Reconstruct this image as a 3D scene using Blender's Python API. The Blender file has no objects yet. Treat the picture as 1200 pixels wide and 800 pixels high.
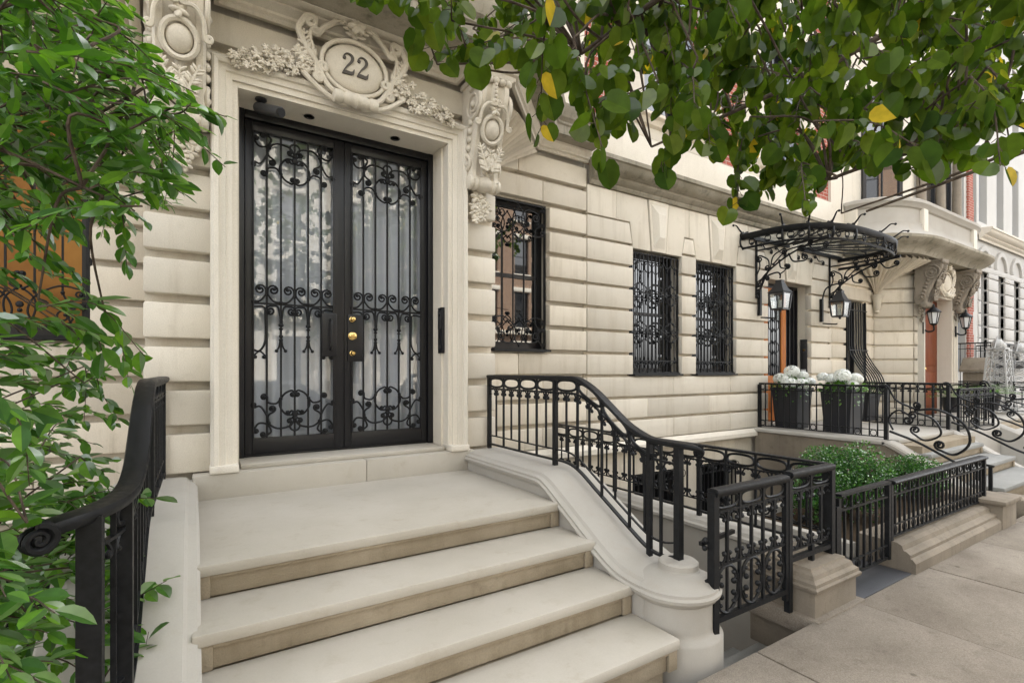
import bpy, bmesh, math, random
from mathutils import Vector, Matrix
from math import sin, cos, pi, radians, sqrt
random.seed(22)
S = bpy.context.scene
COL = S.collection
# ------------------------------------------------------------------ camera, sky, sun, exposure
YAW = radians(32.4)
cd = bpy.data.cameras.new('camera'); cam = bpy.data.objects.new('camera', cd); COL.objects.link(cam)
cd.sensor_width = 36.0; cd.lens = 36.0 * 590.5 / 1200.0
cd.shift_y = 34.0 / 1200.0
cd.clip_start = 0.05; cd.clip_end = 900
cam.location = (0, 0, 1.54); cam.rotation_euler = (radians(90), 0, -YAW)
S.camera = cam
wd = bpy.data.worlds.new('World'); S.world = wd; wd.use_nodes = True
nt = wd.node_tree; bg = nt.nodes['Background']
sky = nt.nodes.new('ShaderNodeTexSky'); sky.sky_type = 'NISHITA'; sky.sun_disc = False
SUN_EL, SUN_AZ = radians(60), radians(28)      # azimuth measured from +Y towards +X
sky.sun_elevation = SUN_EL; sky.sun_rotation = SUN_AZ
sky.air_density = 1.0; sky.dust_density = 3.0; sky.ozone_density = 1.0
hs = nt.nodes.new('ShaderNodeHueSaturation'); hs.inputs['Saturation'].default_value = 0.12
nt.links.new(sky.outputs[0], hs.inputs['Color']); nt.links.new(hs.outputs[0], bg.inputs['Color'])
bg.inputs['Strength'].default_value = 0.15
sl = bpy.data.lights.new('sun', 'SUN'); sl.energy = 3.2; sl.angle = radians(1.0); sl.color = (1, .965, .91)
so = bpy.data.objects.new('sun', sl); COL.objects.link(so)
dirv = Vector((sin(SUN_AZ) * cos(SUN_EL), cos(SUN_AZ) * cos(SUN_EL), sin(SUN_EL)))
so.rotation_euler = dirv.to_track_quat('Z', 'Y').to_euler(); so.location = (0, 12, 30)
S.view_settings.view_transform = 'Standard'; S.view_settings.look = 'None'
S.view_settings.exposure = 2.62; S.view_settings.gamma = 1.0
S.cycles.max_bounces = 8; S.cycles.transparent_max_bounces = 12
# ------------------------------------------------------------------ materials
M = {}
def mat(name, col=(.5, .5, .5), rough=.6, spec=.5, metal=0, ior=1.45):
    m = bpy.data.materials.new(name); m.use_nodes = True
    b = m.node_tree.nodes['Principled BSDF']
    b.inputs['Base Color'].default_value = (*col, 1); b.inputs['Roughness'].default_value = rough
    b.inputs['Metallic'].default_value = metal; b.inputs['IOR'].default_value = ior
    b.inputs['Specular IOR Level'].default_value = spec
    M[name] = m
    return m
def nd(m, t, **k):
    n = m.node_tree.nodes.new('ShaderNode' + t)
    for a, v in k.items():
        if a in n.inputs: n.inputs[a].default_value = v
        else: setattr(n, a, v)
    return n
def lk(m, a, b): m.node_tree.links.new(a, b)
def ramp(m, src, p0, c0, p1, c1):
    r = nd(m, 'ValToRGB'); e = r.color_ramp.elements
    e[0].position = p0; e[0].color = (*c0, 1) if len(c0) == 3 else c0
    e[1].position = p1; e[1].color = (*c1, 1) if len(c1) == 3 else c1
    lk(m, src, r.inputs[0]); return r
def mixc(m, fac, a, b, mode='MIX'):
    x = nd(m, 'Mix'); x.data_type = 'RGBA'; x.blend_type = mode
    if hasattr(fac, 'links') or not isinstance(fac, (int, float)): lk(m, fac, x.inputs[0])
    else: x.inputs[0].default_value = fac
    for s, v in ((6, a), (7, b)):
        if isinstance(v, tuple): x.inputs[s].default_value = (*v, 1)
        else: lk(m, v, x.inputs[s])
    return x.outputs[2]
def stone(name, c0, c1, stain=(.2, .17, .12), amt=.35, streak=.3, bump=.25, rough=.8, patch=.6, islands=.10, speck=.10):
    m = mat(name, c0, rough, .3)
    b = m.node_tree.nodes['Principled BSDF']
    g = nd(m, 'NewGeometry')
    n1 = nd(m, 'TexNoise', Scale=patch, Detail=6.0, Roughness=.6); lk(m, g.outputs['Position'], n1.inputs['Vector'])
    r1 = ramp(m, n1.outputs[0], .35, (0, 0, 0), .65, (1, 1, 1))
    c = mixc(m, r1.outputs[0], c0, c1)
    # every block a slightly different shade
    ri = ramp(m, g.outputs['Random Per Island'], 0, (1 - islands,) * 3, 1, (1 + islands * .4,) * 3)
    c = mixc(m, 1.0, c, ri.outputs[0], 'MULTIPLY')
    # vertical run-down stains
    mp = nd(m, 'Mapping'); mp.inputs['Scale'].default_value = (5, 5, .45); lk(m, g.outputs['Position'], mp.inputs['Vector'])
    n2 = nd(m, 'TexNoise', Scale=1.6, Detail=7.0, Roughness=.65); lk(m, mp.outputs[0], n2.inputs['Vector'])
    r2 = ramp(m, n2.outputs[0], .52, (0, 0, 0), .78, (streak,) * 3)
    c = mixc(m, r2.outputs[0], c, stain)
    n3 = nd(m, 'TexNoise', Scale=9.0, Detail=8.0, Roughness=.7); lk(m, g.outputs['Position'], n3.inputs['Vector'])
    r3 = ramp(m, n3.outputs[0], .55, (0, 0, 0), .8, (amt,) * 3)
    c = mixc(m, r3.outputs[0], c, stain)
    n4 = nd(m, 'TexNoise', Scale=140.0, Detail=3.0); lk(m, g.outputs['Position'], n4.inputs['Vector'])
    r4 = ramp(m, n4.outputs[0], .3, (1 - speck,) * 3, .7, (1 + speck * .4,) * 3)
    c = mixc(m, 1.0, c, r4.outputs[0], 'MULTIPLY')
    lk(m, c, b.inputs['Base Color'])
    ad = nd(m, 'Math', operation='ADD'); lk(m, n3.outputs[0], ad.inputs[0]); lk(m, n4.outputs[0], ad.inputs[1])
    bp = nd(m, 'Bump', Strength=bump, Distance=.006); lk(m, ad.outputs[0], bp.inputs['Height'])
    lk(m, bp.outputs[0], b.inputs['Normal'])
    return m
stone('limestone', (.72, .665, .57), (.65, .595, .50), (.33, .27, .19), .24, .42, .22, .8, .7, .20)
stone('limestone_warm', (.715, .65, .545), (.64, .575, .47), (.30, .24, .15), .26, .5, .25, .82, .7, .20)
stone('limestone_pale', (.73, .68, .59), (.66, .61, .52), (.42, .36, .28), .18, .25, .2, .8, .5, .10)
stone('carved_stone', (.68, .625, .525), (.58, .525, .43), (.24, .19, .12), .35, .20, .35, .8, 2.5, .10)
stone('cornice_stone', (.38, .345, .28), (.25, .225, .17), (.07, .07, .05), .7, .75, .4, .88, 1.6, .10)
stone('dark_carved_stone', (.30, .26, .21), (.22, .19, .15), (.07, .06, .05), .6, .4, .4, .85, 2.0, .1)
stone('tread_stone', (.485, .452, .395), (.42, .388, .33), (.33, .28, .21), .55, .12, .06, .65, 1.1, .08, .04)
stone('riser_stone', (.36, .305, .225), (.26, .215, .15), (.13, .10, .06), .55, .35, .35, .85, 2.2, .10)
stone('cheek_stone', (.425, .405, .365), (.36, .335, .295), (.36, .31, .24), .34, .25, .08, .8, .9, .05, .03)
stone('pier_stone', (.26, .22, .17), (.175, .148, .115), (.09, .075, .055), .75, .45, .35, .85, 1.5, .08)
stone('grey_stone', (.30, .30, .285), (.24, .24, .225), (.18, .18, .17), .3, .4, .2, .8, 1.0, .06)
stone('white_paint', (.52, .51, .485), (.47, .455, .425), (.6, .57, .5), .12, .18, .1, .7, .5, .04)
stone('slate', (.06, .062, .07), (.045, .047, .052), (.1, .1, .1), .3, .1, .2, .5, 2.0, .05)
stone('asphalt', (.055, .055, .055), (.045, .045, .046), (.09, .09, .09), .4, 0, .5, .9, .6, .0)
# sidewalk: tan concrete flags, joints every 1.13 m, aggregate speckle
m = stone('sidewalk_concrete', (.305, .275, .235), (.23, .205, .172), (.12, .10, .08), .75, 0, .45, .9, 1.3, .0)
b = m.node_tree.nodes['Principled BSDF']; src = b.inputs['Base Color'].links[0].from_socket
g = nd(m, 'NewGeometry')
vo = nd(m, 'TexVoronoi', Scale=260.0); lk(m, g.outputs['Position'], vo.inputs['Vector'])
rv = ramp(m, vo.outputs['Color'], .15, (.70, .68, .66), .85, (1.12, 1.12, 1.12))
c = mixc(m, .8, src, rv.outputs[0], 'MULTIPLY')
vg = nd(m, 'TexVoronoi', Scale=3.2); lk(m, g.outputs['Position'], vg.inputs['Vector'])
rg = ramp(m, vg.outputs['Distance'], .055, (.55, .53, .5), .075, (1, 1, 1)); c = mixc(m, .8, c, rg.outputs[0], 'MULTIPLY')
nw = nd(m, 'TexNoise', Scale=.55, Detail=5.0, Roughness=.6, Distortion=1.5); lk(m, g.outputs['Position'], nw.inputs['Vector'])
rw = ramp(m, nw.outputs[0], .35, (.72, .68, .64), .68, (1.12, 1.1, 1.06)); c = mixc(m, 1.0, c, rw.outputs[0], 'MULTIPLY')
lk(m, c, b.inputs['Base Color'])
def brick(name, c1, c2, mo, sc=1.0):
    m = mat(name, c1, .85, .2); b = m.node_tree.nodes['Principled BSDF']
    g = nd(m, 'NewGeometry'); sp = nd(m, 'SeparateXYZ'); lk(m, g.outputs['Position'], sp.inputs[0])
    ad = nd(m, 'Math', operation='ADD'); lk(m, sp.outputs[0], ad.inputs[0]); lk(m, sp.outputs[1], ad.inputs[1])
    cb = nd(m, 'CombineXYZ'); lk(m, ad.outputs[0], cb.inputs[0]); lk(m, sp.outputs[2], cb.inputs[1])
    bt = nd(m, 'TexBrick'); lk(m, cb.outputs[0], bt.inputs['Vector'])
    bt.inputs['Color1'].default_value = (*c1, 1); bt.inputs['Color2'].default_value = (*c2, 1); bt.inputs['Mortar'].default_value = (*mo, 1)
    bt.inputs['Scale'].default_value = 1.0; bt.inputs['Brick Width'].default_value = .21; bt.inputs['Row Height'].default_value = .068
    bt.inputs['Mortar Size'].default_value = .006
    lk(m, bt.outputs[0], b.inputs['Base Color'])
    bp = nd(m, 'Bump', Strength=.5, Distance=.01); bp.invert = True; lk(m, bt.outputs['Fac'], bp.inputs['Height']); lk(m, bp.outputs[0], b.inputs['Normal'])
brick('red_brick', (.36, .10, .07), (.28, .08, .055), (.45, .38, .33))
brick('brown_brick', (.30, .19, .12), (.24, .15, .10), (.35, .31, .27))
m = mat('wrought_iron', (.010, .010, .012), .5, .30)
b = m.node_tree.nodes['Principled BSDF']; g = nd(m, 'NewGeometry')
n = nd(m, 'TexNoise', Scale=45.0, Detail=5.0); lk(m, g.outputs['Position'], n.inputs['Vector'])
r = ramp(m, n.outputs[0], .35, (.0055, .006, .007), .75, (.014, .015, .017)); lk(m, r.outputs[0], b.inputs['Base Color'])
r = ramp(m, n.outputs[0], .3, (.34,) * 3, .7, (.58,) * 3); lk(m, r.outputs[0], b.inputs['Roughness'])
bp = nd(m, 'Bump', Strength=.15, Distance=.002); lk(m, n.outputs[0], bp.inputs['Height']); lk(m, bp.outputs[0], b.inputs['Normal'])
mat('weathered_iron', (.05, .05, .052), .6, .5)
mat('door_paint', (.008, .008, .010), .35, .5)
mat('galvanised', (.42, .42, .41), .5, .5, .3)
mat('brass', (.75, .52, .20), .25, .5, 1.0)
mat('black_plastic', (.02, .02, .022), .3)
mat('dark_metal', (.06, .06, .062), .45, .5, .6)
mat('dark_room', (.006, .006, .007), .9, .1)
mat('planter_black', (.018, .019, .023), .42, .5)
mat('soil', (.05, .035, .022), .95, .1)
mat('number_paint', (.075, .065, .055), .7)
mat('dark_lens', (.01, .01, .01), .1, .5)
mat('tyre', (.015, .015, .015), .85); mat('chrome', (.6, .6, .6), .15, .5, 1.0)
mat('car_paint', (.02, .024, .032), .12, .8); mat('car_paint_silver', (.35, .36, .38), .18, .8, .4)
mat('red_lamp', (.3, .01, .01), .2); mat('clear_lamp', (.7, .7, .7), .1)
mat('bark', (.10, .075, .055), .9, .2)
b = M['bark']; n = nd(b, 'TexNoise', Scale=25.0, Detail=6.0); g = nd(b, 'NewGeometry'); lk(b, g.outputs['Position'], n.inputs['Vector'])
r = ramp(b, n.outputs[0], .3, (.035, .026, .02), .75, (.13, .10, .075)); lk(b, r.outputs[0], b.node_tree.nodes['Principled BSDF'].inputs['Base Color'])
bp = nd(b, 'Bump', Strength=.6, Distance=.02); lk(b, n.outputs[0], bp.inputs['Height']); lk(b, bp.outputs[0], b.node_tree.nodes['Principled BSDF'].inputs['Normal'])
mat('pane', (.012, .013, .015), .02, .5, 0, 2.3)          # dark room behind reflective glass
mat('white_blind', (.55, .56, .58), .7)
mat('grey_shutter', (.22, .25, .30), .5)
def wood(name, a, c):
    m = mat(name, a, .5, .2); b = m.node_tree.nodes['Principled BSDF']; g = nd(m, 'NewGeometry')
    mp = nd(m, 'Mapping'); mp.inputs['Scale'].default_value = (30, 30, 1.5); lk(m, g.outputs['Position'], mp.inputs['Vector'])
    n = nd(m, 'TexNoise', Scale=1.0, Detail=5.0); lk(m, mp.outputs[0], n.inputs['Vector'])
    r = ramp(m, n.outputs[0], .3, a, .7, c); lk(m, r.outputs[0], b.inputs['Base Color'])
wood('orange_wood', (.42, .15, .03), (.30, .09, .02)); wood('red_wood', (.21, .06, .022), (.14, .035, .014))
# amber blind behind glass
m = mat('amber_blind', (.55, .27, .05), .6, .3); b = m.node_tree.nodes['Principled BSDF']; g = nd(m, 'NewGeometry')
n = nd(m, 'TexNoise', Scale=3.0, Detail=4.0); lk(m, g.outputs['Position'], n.inputs['Vector'])
r = ramp(m, n.outputs[0], .3, (.40, .19, .04), .7, (.24, .10, .02)); lk(m, r.outputs[0], b.inputs['Base Color'])
# curtain with soft vertical folds
m = mat('sheer_curtain', (.45, .47, .50), .8, .2)
def glass(name, tint=(1, 1, 1), refl=1.0, rough=.01, ior=1.5):
    m = bpy.data.materials.new(name); m.use_nodes = True; M[name] = m; t = m.node_tree; t.nodes.remove(t.nodes['Principled BSDF'])
    o = t.nodes['Material Output']; tr = t.nodes.new('ShaderNodeBsdfTransparent'); tr.inputs[0].default_value = (*tint, 1)
    gl = t.nodes.new('ShaderNodeBsdfGlossy'); gl.inputs['Roughness'].default_value = rough; gl.inputs['Color'].default_value = (refl,) * 3 + (1,)
    lw = t.nodes.new('ShaderNodeLayerWeight'); lw.inputs[0].default_value = .5; fr = t.nodes.new('ShaderNodeMapRange'); fr.inputs[3].default_value = ior; fr.inputs[4].default_value = .95; pw = t.nodes.new('ShaderNodeMath'); pw.operation = 'POWER'; pw.inputs[1].default_value = 4.0; t.links.new(lw.outputs['Facing'], pw.inputs[0]); t.links.new(pw.outputs[0], fr.inputs[0])
    mx = t.nodes.new('ShaderNodeMixShader'); t.links.new(fr.outputs[0], mx.inputs[0]); t.links.new(tr.outputs[0], mx.inputs[1]); t.links.new(gl.outputs[0], mx.inputs[2])
    t.links.new(mx.outputs[0], o.inputs[0])
glass('door_glass', (.95, .96, .97), 1.0, .006, .085)
glass('canopy_glass', (.80, .84, .85), 1, .05, .08)
glass('lantern_glass', (.9, .92, .9), 1, .10, .35)
def leafmat(name, cols, trans=.45, gloss=.06, rough=.35, yellow=None, tint=(1.3, 1.35, .45)):
    m = bpy.data.materials.new(name); m.use_nodes = True; M[name] = m; t = m.node_tree; t.nodes.remove(t.nodes['Principled BSDF'])
    g = nd(m, 'NewGeometry'); r = nd(m, 'ValToRGB'); e = r.color_ramp.elements
    e[0].position = 0; e[0].color = (*cols[0], 1); e[1].position = 1; e[1].color = (*cols[-1], 1)
    for i, cc in enumerate(cols[1:-1]):
        q = e.new((i + 1) / (len(cols) - 1)); q.color = (*cc, 1)
    if yellow:
        e[-1].position = .982; q = e.new(.988); q.color = (*yellow, 1)
    lk(m, g.outputs['Random Per Island'], r.inputs[0])
    n = nd(m, 'TexNoise', Scale=40.0, Detail=4.0); lk(m, g.outputs['Position'], n.inputs['Vector'])
    rn = ramp(m, n.outputs[0], .3, (.82,) * 3, .7, (1.15,) * 3)
    c = mixc(m, 1.0, r.outputs[0], rn.outputs[0], 'MULTIPLY')
    d = nd(m, 'BsdfDiffuse'); tl = nd(m, 'BsdfTranslucent'); gl = nd(m, 'BsdfGlossy', Roughness=rough)
    lk(m, c, d.inputs[0]); ct = mixc(m, 1.0, c, tint, 'MULTIPLY'); lk(m, ct, tl.inputs[0])
    m1 = nd(m, 'MixShader'); m1.inputs[0].default_value = trans; lk(m, d.outputs[0], m1.inputs[1]); lk(m, tl.outputs[0], m1.inputs[2])
    lw = nd(m, 'LayerWeight'); lw.inputs[0].default_value = .35; fr = nd(m, 'Math', operation='MULTIPLY'); lk(m, lw.outputs['Fresnel'], fr.inputs[0]); fr.inputs[1].default_value = gloss * 4
    m2 = nd(m, 'MixShader'); lk(m, fr.outputs[0], m2.inputs[0]); lk(m, m1.outputs[0], m2.inputs[1]); lk(m, gl.outputs[0], m2.inputs[2])
    lk(m, m2.outputs[0], t.nodes['Material Output'].inputs[0])
leafmat('linden_leaf', [(.024, .055, .010), (.065, .115, .014), (.10, .155, .020), (.040, .080, .012), (.15, .20, .026)], .58, gloss=.012, yellow=(.55, .40, .04))
leafmat('shrub_leaf', [(.035, .10, .02), (.06, .16, .025), (.11, .25, .03), (.04, .11, .03), (.17, .34, .04)], .45, rough=.35, gloss=.05)
leafmat('boxwood_leaf', [(.025, .08, .022), (.05, .15, .035), (.11, .25, .05)], .3)
leafmat('fern_leaf', [(.08, .2, .04), (.14, .3, .05), (.05, .13, .03)], .45)
leafmat('white_petal', [(.86, .87, .85), (.80, .83, .76), (.9, .9, .89)], .3, tint=(1, 1, .97))
# ------------------------------------------------------------------ mesh helpers
ORG = {}
def catmull(P, n=8, closed=False):
    P = [Vector(p) for p in P]; out = []
    N = len(P)
    if N < 3 and not closed: return P
    for i in range(N if closed else N - 1):
        if closed: p0, p1, p2, p3 = P[i - 1], P[i], P[(i + 1) % N], P[(i + 2) % N]
        else:
            p1, p2 = P[i], P[i + 1]; p0 = P[i - 1] if i else p1 * 2 - p2; p3 = P[i + 2] if i + 2 < N else p2 * 2 - p1
        for k in range(n):
            t = k / n
            out.append(.5 * ((2 * p1) + (p2 - p0) * t + (2 * p0 - 5 * p1 + 4 * p2 - p3) * t * t + (3 * p1 - p0 - 3 * p2 + p3) * t ** 3))
    if not closed: out.append(P[-1])
    return out
class MB:
    def __init__(s): s.v = []; s.f = []
    def add(s, vs, fs):
        o = len(s.v); s.v += [tuple(v) for v in vs]; s.f += [tuple(i + o for i in f) for f in fs]; return s
    def box(s, x0, x1, y0, y1, z0, z1):
        return s.add([(x0, y0, z0), (x1, y0, z0), (x1, y1, z0), (x0, y1, z0), (x0, y0, z1), (x1, y0, z1), (x1, y1, z1), (x0, y1, z1)],
                     [(0, 3, 2, 1), (4, 5, 6, 7), (0, 1, 5, 4), (1, 2, 6, 5), (2, 3, 7, 6), (3, 0, 4, 7)])
    def cbox(s, c, sx, sy, sz): return s.box(c[0] - sx / 2, c[0] + sx / 2, c[1] - sy / 2, c[1] + sy / 2, c[2] - sz / 2, c[2] + sz / 2)
    def prism(s, poly, a0, a1, ax='y'):
        n = len(poly)
        def P(p, a): return {'x': (a, p[0], p[1]), 'y': (p[0], a, p[1]), 'z': (p[0], p[1], a)}[ax]
        return s.add([P(p, a0) for p in poly] + [P(p, a1) for p in poly],
                     [tuple(range(n)), tuple(range(2 * n - 1, n - 1, -1))] + [(i, i + n, (i + 1) % n + n, (i + 1) % n) for i in range(n)])
    def grid(s, rows, closeu=False, closev=False):
        nu, nv = len(rows), len(rows[0]); vs = [p for r in rows for p in r]; fs = []
        for i in range(nu if closeu else nu - 1):
            for j in range(nv if closev else nv - 1):
                fs.append((i * nv + j, i * nv + (j + 1) % nv, ((i + 1) % nu) * nv + (j + 1) % nv, ((i + 1) % nu) * nv + j))
        return s.add(vs, fs)
    def tube(s, pts, r, n=6, cap=True, r2=None, flat=1.0):
        pts = [Vector(p) for p in pts]; m = len(pts)
        if m < 2: return s
        t0 = (pts[1] - pts[0]).normalized(); up = Vector((0, 0, 1)) if abs(t0.z) < .9 else Vector((1, 0, 0))
        nrm = t0.cross(up).normalized(); rows = []
        for i, p in enumerate(pts):
            t = (pts[min(i + 1, m - 1)] - pts[max(i - 1, 0)])
            t = t.normalized() if t.length > 1e-9 else t0
            nrm = (nrm - t * nrm.dot(t)); nrm = nrm.normalized() if nrm.length > 1e-6 else t.orthogonal().normalized()
            bn = t.cross(nrm); rr = r if r2 is None else r + (r2 - r) * i / (m - 1)
            rows.append([p + nrm * cos(2 * pi * k / n + pi / n) * rr + bn * sin(2 * pi * k / n + pi / n) * rr * flat for k in range(n)])
        s.grid(rows, closev=True)
        if cap:
            o = len(s.v) - m * n; s.f.append(tuple(o + k for k in range(n))[::-1]); s.f.append(tuple(o + (m - 1) * n + k for k in range(n)))
        return s
    def lathe(s, prof, c, n=24, ax='z'):
        rows = []
        for r, h in prof:
            row = []
            for k in range(n):
                a = 2 * pi * k / n; x, y = r * cos(a), r * sin(a)
                row.append({'z': (c[0] + x, c[1] + y, c[2] + h), 'y': (c[0] + x, c[1] + h, c[2] + y), 'x': (c[0] + h, c[1] + x, c[2] + y)}[ax])
            rows.append(row)
        s.grid(rows, closev=True); o = len(s.v) - len(prof) * n
        s.f.append(tuple(o + k for k in range(n))[::-1]); s.f.append(tuple(o + (len(prof) - 1) * n + k for k in range(n))); return s
    def ball(s, c, r, sx=1, sy=1, sz=1, n=8, m=5, rot=None):
        rows = []
        for i in range(m + 1):
            ph = pi * i / m; rr = max(sin(ph), .02); row = []
            for k in range(n):
                v = Vector((rr * cos(2 * pi * k / n) * r * sx, rr * sin(2 * pi * k / n) * r * sy, -cos(ph) * r * sz))
                if rot: v = rot @ v
                row.append((c[0] + v.x, c[1] + v.y, c[2] + v.z))
            rows.append(row)
        return s.grid(rows, closev=True)
    def bar(s, a, b, w, d=None):
        a, b = Vector(a), Vector(b); return s.tube([a, b], w * .7071, 4, flat=(d / w if d else 1))
    def sweepz(s, prof, path, closed=False):
        """prof: (outward, z) ; path: plan points, outward = right side of travel direction; mitred corners"""
        N = len(path); rows = []
        for i in range(N):
            p = Vector(path[i]); a = Vector(path[i - 1]) if (i or closed) else None; b = Vector(path[(i + 1) % N]) if (i < N - 1 or closed) else None
            d1 = (p - a).normalized() if a is not None else None; d2 = (b - p).normalized() if b is not None else None
            if d1 is None: d1 = d2
            if d2 is None: d2 = d1
            n1 = Vector((d1.y, -d1.x)); n2 = Vector((d2.y, -d2.x)); nn = (n1 + n2)
            nn = nn / max(.3, (1 + n1.dot(n2)))
            rows.append([(p.x + nn.x * o, p.y + nn.y * o, z) for o, z in prof])
        s.grid(rows, closeu=closed)
        if not closed:
            k = len(prof); o = len(s.v) - N * k; s.f.append(tuple(range(o, o + k))); s.f.append(tuple(range(o + (N - 1) * k + k - 1, o + (N - 1) * k - 1, -1)))
        return s
    def build(s, name, material, parent=None, smooth=35, bevel=0, fixn=True, label=None):
        me = bpy.data.meshes.new(name); o = ORG.get(parent.name, (0, 0, 0)) if parent else (0, 0, 0)
        me.from_pydata([(v[0] - o[0], v[1] - o[1], v[2] - o[2]) for v in s.v], [], s.f)
        if fixn or bevel:
            bm = bmesh.new(); bm.from_mesh(me)
            if fixn: bmesh.ops.recalc_face_normals(bm, faces=bm.faces)
            if bevel:
                es = [e for e in bm.edges if len(e.link_faces) == 2 and e.calc_face_angle(0) > .5]
                bmesh.ops.bevel(bm, geom=es, offset=bevel, segments=2, profile=.5, affect='EDGES', clamp_overlap=True)
            bm.to_mesh(me); bm.free()
        me.materials.append(M[material] if isinstance(material, str) else material)
        if smooth:
            me.polygons.foreach_set('use_smooth', [True] * len(me.polygons)); me.set_sharp_from_angle(angle=radians(smooth))
        ob = bpy.data.objects.new(name, me); COL.objects.link(ob)
        if parent: ob.parent = parent; ORG[ob.name] = o
        if label: ob['label'] = label
        return ob
def thing(name, label, cat, loc=(0, 0, 0), group=None):
    o = bpy.data.objects.new(name, None); COL.objects.link(o); o.location = loc; o['label'] = label; o['category'] = cat
    o.empty_display_size = .2
    if group: o['group'] = group
    ORG[o.name] = tuple(loc); return o
def tag(o, label, cat, group=None):
    o['label'] = label; o['category'] = cat
    if group: o['group'] = group
    return o
def struct(o): o['kind'] = 'structure'; return o
def copy_tree(o, parent=None):
    c = o.copy(); COL.objects.link(c)
    if parent: c.parent = parent
    for ch in list(o.children): copy_tree(ch, c)
    return c
# ---- curled wrought-iron curves in 2D ------------------------------------------------
def curl(p, d, r, hand, turns=1.35, n=16):
    """spiral that continues from p in direction d, curling to the left (hand=1) or right (-1)"""
    p, d = Vector(p), Vector(d).normalized(); nrm = Vector((-d.y, d.x)) * hand; out = []
    c = p + nrm * r; a0 = math.atan2((p - c).y, (p - c).x)
    for i in range(1, n + 1):
        t = i / n; rr = r * (1 - .72 * t); a = a0 + hand * 2 * pi * turns * t
        out.append(Vector((c.x + rr * cos(a), c.y + rr * sin(a))))
    return out
def scroll2(pts, c0=None, c1=None, n=6):
    P = catmull(pts, n); pre, post = [], []
    if c0: pre = curl(P[0], P[0] - P[1], c0[0], c0[1])[::-1]
    if c1: post = curl(P[-1], P[-1] - P[-2], c1[0], c1[1])
    return pre + P + post
def iron(mb, pts2, mapf, r, n=5, beads=True, ends=(True, True)):
    P = [mapf(p[0], p[1]) for p in pts2]; mb.tube(P, r, n)
    if beads:
        if ends[0]: mb.ball(P[0], r * 1.9, n=6, m=4)
        if ends[1]: mb.ball(P[-1], r * 1.9, n=6, m=4)
def ring2(c, rx, ry=None, n=18, a0=0):
    ry = rx if ry is None else ry
    return [Vector((c[0] + rx * cos(2 * pi * i / n + a0), c[1] + ry * sin(2 * pi * i / n + a0))) for i in range(n + 1)]
# ------------------------------------------------------------------ ground, road, pavements
G = MB()
for (x0, x1, y0, y1, z) in ((-60, 90, -400, -23.2, -.16), (-60, 90, 2.2, 2.2, -.16)): pass
G.box(-300, 400, -400, 500, -2.2, -1.9); struct(G.build('ground', 'asphalt'))
struct(MB().box(-120, 160, -11.9, -2.9, -.6, -.14).build('road', 'asphalt'))
def flags(name, x0, x1, y0, y1, px, py, step, z=0.0):
    b = MB(); xs = [x0]
    k = math.ceil((x0 - px) / step)
    while px + k * step < x1:
        if px + k * step > x0 + .05: xs.append(px + k * step)
        k += 1
    xs.append(x1); ys = [y0]; k = math.ceil((y0 - py) / step)
    while py + k * step < y1 - .05:
        if py + k * step > y0 + .05: ys.append(py + k * step)
        k += 1
    ys.append(y1)
    for a, c in zip(xs, xs[1:]):
        for d, e in zip(ys, ys[1:]):
            b.box(a + .006, c - .006, d + .006, e - .006, z - .12, z + random.uniform(-.003, .003))
    b.box(x0, x1, y0, y1, z - .3, z - .012)
    return struct(b.build(name, 'sidewalk_concrete', bevel=.006))
flags('sidewalk', -14, 36, -2.6, 1.62, 3.74, .62, 1.13)
flags('far_sidewalk', -14, 36, -15.8, -12.2, 3.7, .62, 1.5)
struct(MB().box(-60, 90, -2.9, -2.604, -.5, .0).build('kerb', 'grey_stone', bevel=.02))
struct(MB().box(-60, 90, -12.196, -11.9, -.5, .0).build('far_kerb', 'grey_stone', bevel=.02))
struct(MB().box(-60, -14.004, -2.6, 1.6, -.3, -.002).box(36.004, 90, -2.6, 6, -.3, -.002).build('pavement', 'sidewalk_concrete'))
# sunken areas in front of the houses (floor and front retaining walls)
struct(MB().box(-14, 36, 1.62, 4.86, -1.5, -1.35).build('area_floor', 'grey_stone'))
struct(MB().box(-14, 36, 1.55, 1.618, -1.35, -.02).build('area_retaining_wall', 'grey_stone'))
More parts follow.
